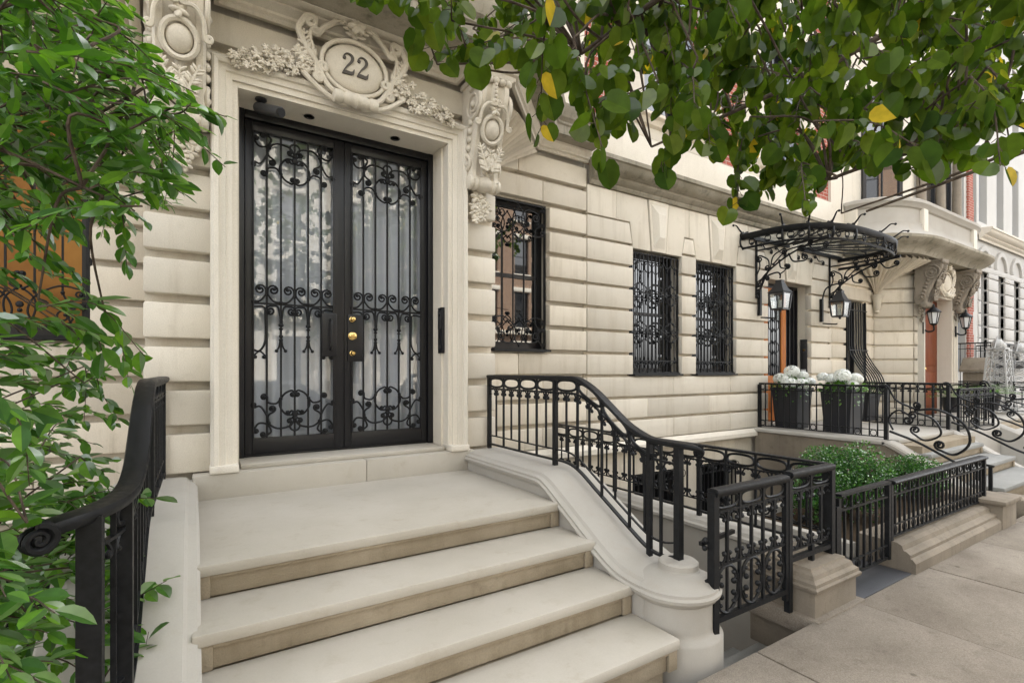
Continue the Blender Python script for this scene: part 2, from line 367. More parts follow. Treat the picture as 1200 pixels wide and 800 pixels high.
# ================================================================== building pieces
def core(mb, x0, x1, z0, z1, y0, y1, ops=()):
    xs = sorted({x0, x1} | {min(max(v, x0), x1) for o in ops for v in o[:2]})
    for a, b in zip(xs, xs[1:]):
        if b - a < 1e-4: continue
        zc = z0
        for o in sorted([o for o in ops if o[0] < (a + b) / 2 < o[1]], key=lambda o: o[2]):
            if o[2] > zc: mb.box(a, b, y0, y1, zc, o[2])
            zc = max(zc, o[3])
        if zc < z1: mb.box(a, b, y0, y1, zc, z1)
def rustic(mb, x0, x1, z0, z1, y, zb, course, ops=(), g=.052, depth=.12, joint=1.15, ends=0.0):
    """rusticated courses; zb = a groove level; blocks stop at openings"""
    k0 = math.floor((z0 - zb) / course + 1e-4); z = zb + k0 * course; row = 0
    while z < z1 - .03:
        a, b = max(z, z0), min(z + course, z1); row += 1
        cuts = sorted({a, b} | {v for o in ops for v in o[2:4] if a + .02 < v < b - .02})
        for c, d in zip(cuts, cuts[1:]):
            lo = c + (g / 2 if c == a and a > z0 else 0); hi = d - (g / 2 if d == b and b < z1 else 0)
            if hi - lo < .02: continue
            spans = [(x0, x1)]
            for o in ops:
                if o[2] < (c + d) / 2 < o[3]:
                    ns = []
                    for s_, e_ in spans:
                        if o[1] <= s_ or o[0] >= e_: ns.append((s_, e_)); continue
                        if o[0] > s_ + .01: ns.append((s_, o[0]))
                        if o[1] < e_ - .01: ns.append((o[1], e_))
                    spans = ns
            for s_, e_ in spans:
                L = e_ - s_; n = max(1, round(L / joint)); ps = [s_ + L * i / n for i in range(n + 1)]
                if n > 1:
                    sh = (L / n) * (.22 if row % 2 else -.18)
                    ps = [ps[0]] + [p + sh for p in ps[1:-1]] + [ps[-1]]
                for i in range(n):
                    mb.box(ps[i] + (.002 if i else 0), ps[i + 1] - (.002 if i < n - 1 else 0), y, y + depth, lo, hi)
        z += course
def frame_sweep(mb, x0, x1, z0, z1, prof, y):
    """architrave: prof = (outward offset from opening edge, forward amount) open at the bottom"""
    rows = []
    for o, f in prof:
        rows.append([(x0 - o, y - f, z0), (x0 - o, y - f, z1 + o), (x1 + o, y - f, z1 + o), (x1 + o, y - f, z0)])
    n = len(prof); mb.grid([[rows[j][i] for j in range(n)] for i in range(4)])
    o_ = len(mb.v) - 4 * n; mb.f.append(tuple(range(o_, o_ + n))); mb.f.append(tuple(range(o_ + 4 * n - 1, o_ + 3 * n - 1, -1)))
def window(parent, x0, x1, z0, z1, y, sash='door_paint', pane='pane', mid=True, vert=0, blind=None, fw=.055, sill=None, name='window'):
    w = MB()
    for a in ((x0, x0 + fw, z0, z1), (x1 - fw, x1, z0, z1)): w.box(a[0], a[1], y, y + .07, a[2], a[3])
    w.box(x0 + fw + .001, x1 - fw - .001, y + .003, y + .067, z0, z0 + fw * 1.2); w.box(x0 + fw + .001, x1 - fw - .001, y + .003, y + .067, z1 - fw, z1)
    if mid: zm = (z0 + z1) / 2; w.box(x0 + fw + .001, x1 - fw - .001, y + .008, y + .06, zm - .022, zm + .022)
    for i in range(vert):
        xx = x0 + (x1 - x0) * (i + 1) / (vert + 1); w.box(xx - .012, xx + .012, y + .014, y + .05, z0 + fw * 1.2 + .001, z1 - fw - .001)
    o = w.build(name, sash, parent, smooth=0)
    MB().box(x0 + fw * .6, x1 - fw * .6, y + .03, y + .036, z0 + fw * .6, z1 - fw * .6).build('pane', pane, o, smooth=0)
    if blind: MB().box(x0 + fw, x1 - fw, y + .09, y + .1, z0 + fw, z1 - fw).build('blind', blind, o, smooth=0)
    if sill: MB().box(x0 - .05, x1 + .05, y - sill, y + .05, z0 - .09, z0 - .004).build('sill', 'limestone_pale', o, bevel=.008)
    return o
def flower(mb, c, r, nrm=Vector((0, -1, 0)), k=5):
    q = nrm.to_track_quat('Z', 'Y').to_matrix(); a0 = random.random() * 6
    for i in range(k):
        a = a0 + 2 * pi * i / k; d = q @ Vector((cos(a), sin(a), .25))
        rot = d.to_track_quat('X', 'Z').to_matrix()
        mb.ball(Vector(c) + d * r * .5, r * .66, 1, .80, .5, n=7, m=5, rot=rot)
    mb.ball(Vector(c) + nrm * r * .25, r * .28, n=6, m=4)
def acanthus(mb, pts, r, outw, n=7):
    """leaf lobes fanning off a curved rib"""
    P = catmull(pts, 6); mb.tube(P, r * .30, 6, r2=r * .12)
    for i in range(n):
        j = int((i + .6) / n * (len(P) - 2)); p = P[j]; t = (P[j + 1] - P[j]).normalized(); sz = r * (1.15 - .55 * i / n)
        for sgn in (-1, 1):
            sd = t.cross(outw).normalized() * sgn; d = (sd * .9 + t * .75 + outw * .25).normalized()
            mb.ball(p + d * sz * .55, sz * .62, 1, .40, .34, n=7, m=5, rot=d.to_track_quat('X', 'Z').to_matrix())
def console(parent, cx, yw, zt, w=.34, out=.34, h=1.18, material='carved_stone', off=0):
    """scrolled door console: yw = wall plane; S profile, volutes, shield, acanthus, roll and flower drop"""
    b = MB(); yw += off
    prof = [(.0, 1.0), (.035, 1.03), (.10, 1.03), (.18, .95), (.28, .82), (.42, .66), (.56, .50), (.66, .44), (.72, .50)]
    prof = [(t * h, o * out) for t, o in prof]
    pc = catmull([(o, -t, 0) for t, o in prof], 5)
    us = [-1, -.94, -.88, -.62, -.56, -.5, -.2, -.14, 0, .14, .2, .5, .56, .62, .88, .94, 1]
    rel = [-.02, .0, .012, .012, -.006, -.012, -.012, .008, .014, .008, -.012, -.012, -.006, .012, .012, 0, -.02]
    rows = []
    for p in pc: rows.append([(cx + u * w / 2, yw - p.x - r_, zt + p.y) for u, r_ in zip(us, rel)])
    b.grid(rows)
    side = [(yw, zt)] + [(yw - p.x + .02, zt + p.y) for p in pc] + [(yw, zt + pc[-1].y)]
    for sx in (-1, 1):
        b.add([(cx + sx * w / 2, y, z) for y, z in side], [tuple(range(len(side)))])
        x = cx + sx * (w / 2 + .006)
        for (cy, cz, rr, tn) in ((yw - out * .66, zt - .18 * h, .13 * h, 2.2), (yw - out * .28, zt - .60 * h, .062 * h, 1.6)):
            sp = [(x, cy + rr * (1 - .85 * t / 40) * cos(2 * pi * tn * t / 40 + 1.2), cz + rr * (1 - .85 * t / 40) * sin(2 * pi * tn * t / 40 + 1.2)) for t in range(41)]
            b.tube(sp, .016 * h, 6, r2=.009)
            b.ball((x, cy, cz), .026 * h, n=8, m=6)
        for i in range(6):      # side leaves under the volute
            t = .3 + .06 * i; b.ball((x, yw - out * (.52 - .05 * i), zt - t * h), .035 * h, .6, 1, .7, rot=Matrix.Rotation(.6, 3, 'X'))
    yf = lambda t: yw - out * (1.03 if t < .12 else max(.45, 1.03 - 1.05 * (t - .12)))
    for i in range(7): b.ball((cx, yf(.03 + .028 * i) - .018, zt - (.02 + .028 * i) * h), .014 * h, n=8, m=6)      # string of beads
    for i in range(5): b.ball((cx + (i - 2) * w * .21, yf(0) - .01, zt - .015 * h), .034 * h, 1, .8, .8)            # egg row on top
    zc = zt - .36 * h; yc = yf(.36)
    tilt = Matrix.Rotation(.35, 3, 'X')
    b.ball((cx, yc - .012, zc), .070 * h, .95, .55, 1.05, n=18, m=10, rot=tilt)
    b.tube([Vector((cx, yc - .015, zc)) + tilt @ Vector((.084 * h * cos(2 * pi * i / 24), -.012, .096 * h * sin(2 * pi * i / 24))) for i in range(25)], .017 * h, 7)
    for sx in (-1, 1):
        sc = [Vector((cx, yc - .02, zc)) + tilt @ Vector((sx * p.x * h, -.02, p.y * h)) for p in scroll2([(.02, .17), (.07, .17), (.11, .12), (.12, .03)], (.02, -1), (.018, 1))]
        b.tube(sc, .012 * h, 6)
        acanthus(b, [(cx + sx * .02, yf(.5) - .02, zt - .66 * h), (cx + sx * .06, yf(.5) - .03, zt - .58 * h), (cx + sx * .115, yf(.45) - .035, zt - .47 * h)], .055 * h, Vector((0, -1, -.3)).normalized(), 8)
    flower(b, (cx, yf(.24) - .03, zt - .235 * h), .045 * h, Vector((0, -1, .1)).normalized(), 5)
    acanthus(b, [(cx, yf(.6), zt - .68 * h), (cx, yf(.55) - .03, zt - .58 * h), (cx, yf(.5) - .05, zt - .50 * h)], .06 * h, Vector((0, -1, -.3)).normalized(), 7)
    # lower roll with ribs
    yr = yw - out * .36; zr = zt - .735 * h
    pr = [(-.56, .030), (-.52, .052), (-.44, .056), (-.40, .046), (-.30, .058), (-.22, .046), (-.08, .062), (.08, .062), (.22, .046), (.30, .058), (.40, .046), (.44, .056), (.52, .052), (.56, .030)]
    b.lathe([(r_ * h, u * w) for u, r_ in pr], (cx, yr, zr), 20, 'x')
    # drop of flowers and leaves
    for i in range(16):
        t = i / 15; ww = w * .46 * (1 - .62 * t)
        flower(b, (cx + random.uniform(-ww, ww), yw - .05 - .03 * random.random() * (1 - t), zt - (.80 + .20 * t) * h), (.05 - .014 * t) * h, Vector((random.uniform(-.4, .4), -1, random.uniform(-.3, .4))).normalized(), 5)
    b.box(cx - w / 2 - .02, cx + w / 2 + .02, yw - out - .04, yw, zt + .001, zt + .045)
    return b.build('console', material, parent, smooth=50)
def cartouche(parent, cx, y, z, s=1.0, material='carved_stone', shield=False):
    b = MB()
    b.ball((cx, y - .02, z), .26 * s, 1, .28, .80, n=26, m=12)
    b.tube([(cx + .285 * s * cos(2 * pi * i / 32), y - .04, z + .235 * s * sin(2 * pi * i / 32)) for i in range(33)], .020 * s, 8)
    for sx in (-1, 1):
        def mp(u, v, dy=.05): return Vector((cx + sx * u * s, y - dy, z + v * s))
        for pts, c0, c1, r in (([(.05, .36), (.16, .35), (.26, .27), (.31, .20)], (.045, -1), (.03, 1), .024),
                               ([(.42, .30), (.47, .18), (.40, .04), (.33, -.06), (.34, -.16)], (.05, 1), (.035, -1), .026),
                               ([(.31, -.10), (.22, -.23), (.08, -.29), (.02, -.30)], (.04, 1), None, .024),
                               ([(.44, -.16), (.30, -.27), (.16, -.33), (.05, -.34)], (.035, 1), None, .022),
                               ([(.33, .30), (.38, .16), (.35, .05)], (.03, -1), None, .018)):
            b.tube([mp(p.x, p.y) for p in scroll2(pts, c0, c1)], r * s, 7)
        acanthus(b, [mp(.0, .27, .03), mp(.10, .36, .07), mp(.20, .38, .06)], .06 * s, Vector((0, -1, 0)), 5)
        acanthus(b, [mp(.33, -.05, .03), mp(.42, .06, .05), mp(.43, .2, .05)], .07 * s, Vector((0, -1, 0)), 6)
    flower(b, (cx, y - .09, z + .34 * s), .075 * s, Vector((0, -1, .2)).normalized(), 6)
    b.lathe([(.02, -.18), (.05, -.17), (.052, -.12), (.04, -.1), (.055, -.06), (.045, -.03), (.06, 0), (.045, .03), (.055, .06), (.04, .1), (.052, .12), (.05, .17), (.02, .18)], (cx, y - .07, z - .30 * s), 16, 'x')
    if not shield:
        for sx in (-1, 1):
            for i in range(92):
                t = i / 91; u = .36 + .60 * t; hh = .17 * (1 - t) ** .7 + .04
                flower(b, (cx + sx * u * s, y - .02 - .05 * random.random(), z - .16 * s + random.uniform(-.05, hh) * s - .05 * t), random.uniform(.022, .040) * s,
                       Vector((random.uniform(-.6, .6), -1, random.uniform(-.3, .6))).normalized(), random.choice((4, 5)))
    return b.build('cartouche', material, parent, smooth=50)
def shell(parent, apex, curve, bulge=.28, flutes=11, material='carved_stone', depth=.035, ribs=None):
    """fluted shell corbel fanned from an apex up to a plan curve"""
    C = catmull(curve, 10); nU = flutes * 6; nV = 12; rows = []; A = Vector(apex)
    L = [0]
    for p, q in zip(C, C[1:]): L.append(L[-1] + (q - p).length)
    def at(t):
        d = t * L[-1]
        for i in range(len(L) - 1):
            if L[i + 1] >= d - 1e-9: return C[i].lerp(C[i + 1], (d - L[i]) / max(1e-9, L[i + 1] - L[i]))
        return C[-1]
    outd = (at(.5) - A); outd.z = 0; outd = outd.normalized() if outd.length > 0 else Vector((0, -1, 0))
    for i in range(nU + 1):
        u = i / nU; p = at(u); fl = abs(sin(pi * flutes * u)); row = []
        for j in range(nV + 1):
            v = j / nV; q = A.lerp(p, v)
            # quarter-round: rises first, then sweeps out
            q.z = A.z + (p.z - A.z) * (v ** (1 - bulge)); hor = v ** (1 + bulge * 1.6)
            q.x = A.x + (p.x - A.x) * (v * .35 + hor * .65); q.y = A.y + (p.y - A.y) * (v * .35 + hor * .65)
            row.append(q)
        rows.append(row)
    base = [list(r) for r in rows]
    for i in range(nU + 1):
        fl = abs(sin(pi * flutes * i / nU))
        for j in range(nV + 1):
            tu = base[min(i + 3, nU)][j] - base[max(i - 3, 0)][j]; tv = base[i][min(j + 1, nV)] - base[i][max(j - 1, 0)]; nn = tu.cross(tv)
            if nn.length > 1e-7:
                nn.normalize()
                if nn.dot(outd + Vector((0, 0, -.8))) < 0: nn = -nn
                rows[i][j] = base[i][j] + nn * (fl * depth * .6 * (.12 + j / nV))
    b = MB().grid(rows); return b.build('shell_corbel', material, parent, smooth=60, fixn=False)
def digit2(mb, x, y, z, s, d=.008):
    P = [(.09, .73, .10), (.10, .84, .055), (.20, .95, .05), (.33, .965, .07), (.46, .86, .12), (.47, .70, .135), (.38, .53, .10), (.22, .34, .065), (.09, .13, .05), (.05, .05, .05)]
    C = catmull([(a, b, w) for a, b, w in P], 5)
    for p, q in zip(C, C[1:]):
        t = Vector((q.x - p.x, q.y - p.y)).normalized(); n = Vector((-t.y, t.x)); e = t * .006
        poly = [(p.x - e.x + n.x * p.z / 2, p.y - e.y + n.y * p.z / 2), (q.x + e.x + n.x * q.z / 2, q.y + e.y + n.y * q.z / 2), (q.x + e.x - n.x * q.z / 2, q.y + e.y - n.y * q.z / 2), (p.x - e.x - n.x * p.z / 2, p.y - e.y - n.y * p.z / 2)]
        mb.prism([(x + a * s, z + b * s) for a, b in poly], y - d, y)
    base = [(.02, .0), (.46, .0), (.55, .06), (.57, .26), (.53, .26), (.49, .16), (.40, .125), (.20, .15), (.06, .11)]
    mb.prism([(x + a * s, z + b * s) for a, b in base], y - d - .0008, y)
    mb.prism([(x + (.115 + .075 * cos(2 * pi * i / 14)) * s, z + (.73 + .075 * sin(2 * pi * i / 14)) * s) for i in range(14)], y - d - .0016, y)
# door / window ironwork patterns (2D, centre-mirrored) ----------------------------------
TOPSET = [([(-.72, .03), (-.57, .14), (-.66, .33), (-.85, .37), (-.97, .22)], (.065, -1), (.065, 1)),
          ([(0, .46), (-.12, .27), (-.42, .22), (-.62, .36), (-.64, .55), (-.50, .66)], None, (.085, 1)),
          ([(-.62, .36), (-.68, .58), (-.82, .80), (-.95, .78)], None, (.065, -1)),
          ([(0, .56), (-.22, .58), (-.37, .82), (-.28, 1.08), (-.10, 1.19), (-.02, 1.15)], None, (.07, -1)),
          ([(-.34, .98), (-.46, .86), (-.64, .90), (-.66, 1.04)], None, (.08, 1)),
          ([(0, .62), (-.05, .48), (-.14, .45)], None, (.055, 1)), ([(0, .60), (-.08, .66), (-.14, .60)], None, (.04, -1))]
def ornament(mb, cx, y, zr, unit, flip, r, sets=TOPSET, ring=True):
    for pts, c0, c1 in sets:
        for sx in (-1, 1):
            iron(mb, scroll2(pts, c0, c1), lambda u, v: Vector((cx + sx * u * unit, y - .006, zr - flip * v * unit)), r)
    if ring:
        mb.tube([(cx + .12 * unit * cos(2 * pi * i / 18), y - .006, zr - flip * (.26 + .12 * sin(2 * pi * i / 18)) * unit) for i in range(19)], r, 5)
    mb.ball((cx, y - .01, zr - flip * .58 * unit), r * 3.2, 1, .6, 1); mb.ball((cx, y - .01, zr - flip * .46 * unit), r * 2.2)
def door_grille(parent, x0, x1, z0, z1, y):
    cx = (x0 + x1) / 2; unit = (x1 - x0) / 2; r = .0085
    b = MB()
    for i in range(1, 6): x = x0 + (x1 - x0) * i / 6; b.bar((x, y, z0), (x, y, z1), .014)
    zm = 2.08; b.bar((x0, y - .001, zm), (x1, y - .001, zm), .014)
    b.build('bar', 'wrought_iron', parent)
    b = MB(); ornament(b, cx, y - .004, z1, unit, 1, r); b.build('scroll', 'wrought_iron', parent)
    b = MB(); ornament(b, cx, y - .004, z0, unit, -1, r); b.build('scroll', 'wrought_iron', parent)
    b = MB(); w = (x1 - x0) / 6
    for c in (1, 3, 5):
        for sx in (-1, 1):
            mp = lambda u, v: Vector((x0 + w * c + sx * u, y - .006, zm + v))
            iron(b, scroll2([(w * .98, .012), (w * .5, .02), (w * .1, .07), (w * .06, .11)], None, (.042, -1)), mp, r)
    for c in (2, 4):
        for sx in (-1, 1):
            mp = lambda u, v: Vector((x0 + w * c + sx * u, y - .006, zm + v))
            iron(b, scroll2([(w * .05, -.17), (w * .08, -.09), (w * .25, -.02), (w * .75, -.015)], None, (.04, -1)), mp, r)
            iron(b, scroll2([(w * .02, -.26), (w * .12, -.34), (w * .32, -.38)], None, None), mp, r * .9)
        for q in (.17, .2, .26, .29): b.ball((x0 + w * c, y - .004, zm - q), r * 2.1, 1, 1, .6)
    for c, sx in ((0, 1), (6, -1)):
        mp = lambda u, v: Vector((x0 + w * c + sx * u, y - .006, zm + v))
        iron(b, scroll2([(.0, -.03), (w * .8, -.03), (w * .9, -.12), (w * .9, -.3), (w * .5, -.38), (.0, -.37)]), mp, r, beads=False)
        iron(b, scroll2([(.01, -.42), (w * .5, -.385), (w * .9, -.42)], (.014, 1), (.014, -1)), mp, r * .8)
    b.build('scroll', 'wrought_iron', parent)
def grille_large(parent, x0, x1, z0, z1, y):
    """window guard with big scrolls top and bottom and four long bars"""
    cx = (x0 + x1) / 2; unit = (x1 - x0) / 2; r = .0075
    f = MB(); f.box(x0, x0 + .02, y - .012, y + .012, z0, z1).box(x1 - .02, x1, y - .012, y + .012, z0, z1)
    f.box(x0 + .021, x1 - .021, y - .011, y + .011, z1 - .02, z1).box(x0 - .06, x1 + .06, y - .02, y + .02, z0 - .03, z0 - .001)
    g = f.build('grille', 'wrought_iron', parent, smooth=0)
    for i in (1, 2, 3, 4):
        x = x0 + (x1 - x0) * i / 5; b = MB().bar((x, y, z0 + .30), (x, y, z1 - .32), .013)
        for sz, zz in ((1, z0 + .30), (-1, z1 - .32)):
            d = 1 if i < 3 else -1
            iron(b, scroll2([(x, zz + sz * .02), (x - d * .02, zz - sz * .03), (x - d * .06, zz - sz * .05)], None, (.028, -sz * -d * 1)), lambda u, v: Vector((u, y - .004, v)), r)
        b.build('bar', 'wrought_iron', g)
    SETS = [([(-.95, .95), (-.60, 1.0), (-.22, .75), (-.12, .4), (-.35, .15), (-.7, .2)], (.1, 1), (.17, -1)), ([(0, .95), (-.22, .7), (-.2, .35), (0, .05)], None, None),
            ([(-.9, .06), (-.75, .35), (-.9, .62)], (.07, -1), (.07, 1)), ([(0, 1.15), (-.15, 1.0), (-.05, .9)], (.06, 1), None)]
    for zz, fl in ((z1 - .03, 1), (z0 + .01, -1)):
        b = MB(); ornament(b, cx, y - .004, zz, unit * .92, fl, r, SETS, False); b.build('scroll', 'wrought_iron', g)
def grille_fleur(parent, x0, x1, z0, z1, y):
    """closely barred guard with rows of knotted scrolls"""
    r = .0065; H_ = z1 - z0; n = 6; w = (x1 - x0) / n
    f = MB(); f.box(x0, x0 + .018, y - .012, y + .012, z0, z1).box(x1 - .018, x1, y - .012, y + .012, z0, z1)
    for zz in (z0, z0 + .16, z1 - .03, z0 + H_ * .34, z0 + H_ * .66): f.box(x0 + .019, x1 - .019, y - .008, y + .008, zz, zz + .014)
    f.box(x0 - .06, x1 + .06, y - .03, y + .02, z0 - .035, z0 - .001)
    g = f.build('grille', 'wrought_iron', parent, smooth=0)
    for i in range(1, n * 2):
        x = x0 + w * i / 2; MB().bar((x, y, z0 + .01), (x, y, z1 - .01), .012).build('bar', 'wrought_iron', g)
    for zz in (z0 + H_ * .34, z0 + H_ * .66):
        b = MB()
        for i in (1, 3, 5):
            cx = x0 + w * i
            for sx in (-1, 1):
                for sz in (-1, 1):
                    mp = lambda u, v: Vector((cx + sx * u, y - .01, zz + sz * v))
                    iron(b, scroll2([(.0, .20), (.02, .13), (w * .75, .09), (w * .85, .03)], None, (.022, -1)), mp, r)
                    iron(b, scroll2([(.0, .02), (w * .4, .06), (w * .35, .13)], None, (.016, 1)), mp, r)
            b.ball((cx, y - .012, zz + .2), .014, .7, .7, 2); b.ball((cx, y - .012, zz - .2), .014, .7, .7, 2); b.ball((cx, y - .014, zz), .018)
        b.build('scroll', 'wrought_iron', g)
    for zz, fl in ((z1 - .04, -1), (z0 + .01, 1)):
        b = MB()
        for i in range(n):
            cx = x0 + w * (i + .5)
            for sx in (-1, 1):
                mp = lambda u, v: Vector((cx + sx * u, y - .01, zz + fl * v))
                iron(b, scroll2([(w * .48, .0), (w * .45, .09), (w * .1, .15)], None, (.02, 1)), mp, r)
            b.ball((cx, y - .012, zz + fl * .19), .012, .8, .8, 2.2)
        b.build('scroll', 'wrought_iron', g)
CORN = [(0, 0), (.03, 0), (.05, .03), (.05, .05), (.09, .07), (.12, .10), (.12, .13), (.20, .15), (.25, .19), (.27, .24), (.30, .25), (.30, .30), (.0, .33)]
# ================================================================== house number 22
HB = .296      # course height of the flanking walls, grooves at 1.47 + k * HB
def townhouse22():
    T = thing('limestone_townhouse', 'cream limestone townhouse carved with the number 22 over its iron door', 'building', (1.1, 4.9, 0))
    XL, XR, Y = -2.04, 4.24, 4.9
    win_r, win_l = (2.85, 3.65, 1.766, 3.542), (-1.45, -.65, 1.766, 3.542)
    bas = [(2.7, 3.6, -.9, .3), (-1.6, -.42, -.9, .36)]
    c = MB(); core(c, XL, XR, -1.4, 4.28, Y + .085, Y + .5, [(o[0] - .004, o[1] + .004, o[2] - .004, o[3] + .004) for o in (win_r, win_l)] + bas)
    core(c, -.275, 2.475, -1.4, 4.28, 4.285, Y + .085, [(.296, 1.944, .80, 3.604)])
    c.build('wall', 'limestone', T, smooth=0)
    b = MB()
    rustic(b, 2.48, XR - .004, .60, 4.16, Y, 1.47, HB, [win_r], joint=.9)
    b.build('wall_blocks', 'limestone_warm', T, bevel=.012); b = MB()
    rustic(b, XL, -.28, .60, 4.16, Y, 1.47, HB, [win_l], joint=.9)
    b.build('wall_blocks', 'limestone_warm', T, bevel=.012)
    b = MB(); rustic(b, -.28, 2.48, .82, 4.12, 4.2, .82, .305, [(.12, 2.12, .5, 3.75)], g=.062, depth=.12, joint=9)
    b.build('pier_blocks', 'limestone', T, bevel=.016)
    # basement mouldings, door plinth
    for xa, xb in ((XL, -.28), (2.48, XR)):
        b = MB(); b.sweepz([(0, .455), (.05, .475), (.05, .535), (.02, .575), (0, .595)], [(xa, Y), (xb, Y)]); b.build('base_moulding', 'limestone_pale', T, smooth=30)
    for o in bas: window(T, o[0], o[1], o[2], o[3], Y + .2, pane='dark_room')
    b = MB(); b.box(-.0, 1.2, 4.10, 4.6, .45, .812).box(1.203, 2.2, 4.101, 4.6, .45, .812).box(.302, 1.938, 4.19, 4.62, .8125, .85)
    b.build('threshold', 'tread_stone', T, bevel=.008)
    # architrave
    b = MB(); prof = [(0, -.30), (0, .03), (.035, .035), (.035, .055), (.075, .06), (.08, .075), (.12, .08), (.125, .10), (.15, .11), (.165, .10), (.172, .06), (.172, -.05)]
    frame_sweep(b, .28, 1.96, .868, 3.60, prof, 4.2)
    b.build('architrave', 'limestone_pale', T, smooth=25)
    for xa in (.103, 1.956): MB().box(xa, xa + .181, 4.085, 4.5, .813, .868).build('plinth_block', 'limestone_pale', T, bevel=.008)
    so_ = MB().box(.281, 1.959, 4.17, 4.56, 3.602, 3.64).build('door_soffit', 'limestone_pale', T, smooth=0)
    for x in (.80, 1.52): MB().lathe([(.0, 0), (.032, 0), (.04, -.004), (.042, -.008), (.034, -.008), (.03, .012)], (x, 4.33, 3.60), 20).build('recessed_light', 'dark_metal', so_)
    # carved ornament
    console(T, -.07, 4.2, 4.12, w=.30); console(T, 2.27, 4.2, 4.12, w=.30)
    ca = cartouche(T, 1.10, 4.12, 3.95, .90)
    for x_ in (.988, 1.10):
      b = MB(); digit2(b, x_, 4.045, 3.868, .168, .012)
      for q in range(len(b.v)): x, y, z = b.v[q]; b.v[q] = (x, y + .055 - .0655 * sqrt(max(.05, 1 - ((x - 1.10) / .234) ** 2 - ((z - 3.95) / .187) ** 2)), z)
      b.build('house_number', 'number_paint', ca, smooth=0)
    shell(T, (2.50, 4.87, 3.35), [(2.50, 4.05, 4.10), (2.78, 4.25, 4.12), (3.05, 4.5, 4.13), (3.42, 4.88, 4.14)], flutes=10, material='limestone_warm', depth=.10)
    shell(T, (-.30, 4.87, 3.35), [(-1.22, 4.88, 4.14), (-.85, 4.5, 4.13), (-.58, 4.25, 4.12), (-.30, 4.05, 4.10)], flutes=10, material='limestone', depth=.10)
    # moulding under the soffit, soffit, cornice
    mold = [(0, 0), (.03, .0), (.035, .03), (.06, .04), (.06, .06), (.10, .10), (.10, .13), (.0, .14)]
    path = [(XR - .002, Y), (3.45, Y), (2.50, 3.95), (2.47, 3.89), (2.07, 3.89), (2.07, 4.2), (.13, 4.2), (.13, 3.89), (-.27, 3.89), (-.30, 3.95), (-1.25, Y), (XL, Y)]
    b = MB(); b.sweepz([(-o, z) for o, z in mold][::1], path)
    # sweep outward side is to the right of travel; travelling right to left the street is on the right-hand side... flipped below
    for q in range(len(b.v)): b.v[q] = (b.v[q][0], b.v[q][1], b.v[q][2] + 4.165)
    b.v = []; b.f = []
    pl = path[::-1]
    b.sweepz([(o, z + 4.165) for o, z in mold], pl); b.build('soffit_moulding', 'limestone', T, smooth=30)
    wl = [(XL, Y), (-1.25, Y), (-.30, 3.95), (2.50, 3.95), (3.45, Y), (XR - .002, Y)]
    b = MB(); b.sweepz([(-.5, .002), (.27, .0), (.27, .10), (.29, .115), (.29, .14), (.33, .17), (.35, .22), (.37, .27), (.37, .31), (-.5, .36)], wl)
    for q in range(len(b.v)): b.v[q] = (b.v[q][0], b.v[q][1], b.v[q][2] + 4.29)
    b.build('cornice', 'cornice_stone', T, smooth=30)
    b = MB(); b.prism([(-.29, 4.0), (2.49, 4.0), (3.40, 4.9), (-1.2, 4.9)], 4.281, 4.287, 'z'); b.build('soffit_panel', 'limestone', T, smooth=0)
    # upper storeys of the bay
    b = MB(); b.prism([(-1.2, 5.4), (-1.2, 4.95), (-.28, 4.0), (2.48, 4.0), (3.40, 4.95), (3.40, 5.4)], 4.66, 12.4, 'z')
    core(b, XL, XR, 4.281, 12.4, Y + .05, Y + .5); b.build('upper_wall', 'limestone_pale', T, smooth=0)
    for z in (5.4, 8.4):
        window(T, .45, 1.75, z, z + 2.2, 3.95, mid=True, vert=1, sill=.1)
    b = MB(); b.box(XL, XR, Y + .5, 16, -1.4, 12.39); b.build('side_walls', 'brown_brick', T, smooth=0)
    b = MB(); b.sweepz([(z * 1.6, o_ * 1.5 + 12.4) for z, o_ in CORN], wl); b.build('roof_cornice', 'cornice_stone', T)
    # windows beside the door
    for (x0, x1, z0, z1), pn in ((win_r, 'pane'), (win_l, 'amber_blind')):
        window(T, x0, x1, z0 + .03, z1, Y + .17, pane=pn, fw=.07)
        grille_large(T, x0 + .012, x1 - .012, z0 + .035, z1 - .01, Y + .08)
        MB().box(x0 + .004, x1 - .004, Y - .04, Y + .17, z0 - .002, z0 + .022).build('window_sill', 'wrought_iron', T)
    # double door
    fr = MB(); y0, y1 = 4.47, 4.56
    fr.box(.284, .345, y0, y1, .852, 3.60).box(1.895, 1.956, y0, y1, .852, 3.60).box(.346, 1.894, y0 + .002, y1, 3.535, 3.598).box(.346, 1.894, y0 + .03, y1, .852, .868)
    fr.build('door_frame', 'door_paint', T, bevel=.004)
    for (a, b_, ga, gb, hx) in ((.349, 1.117, .405, 1.035, 1), (1.121, 1.891, 1.180, 1.835, -1)):
        m_ = MB(); m_.box(a, ga, 4.495, 4.54, .872, 3.53).box(gb, b_, 4.495, 4.54, .872, 3.53).box(ga + .001, gb - .001, 4.496, 4.54, .872, 1.0).box(ga + .001, gb - .001, 4.496, 4.54, 3.455, 3.53)
        for (p, q, r_, s_) in ((ga, ga + .012, 1.0, 3.455), (gb - .012, gb, 1.0, 3.455)): m_.box(p, q, 4.485, 4.5, r_, s_)
        lf = m_.build('door_leaf', 'door_paint', T, bevel=.003)
        MB().add([(ga - .01, 4.532, .99), (gb + .01, 4.532, .99), (gb + .01, 4.532, 3.46), (ga - .01, 4.532, 3.46)], [(0, 1, 2, 3)]).build('glass', 'door_glass', lf, smooth=0, fixn=False)
        door_grille(lf, ga, gb, 1.0, 3.455, 4.508)
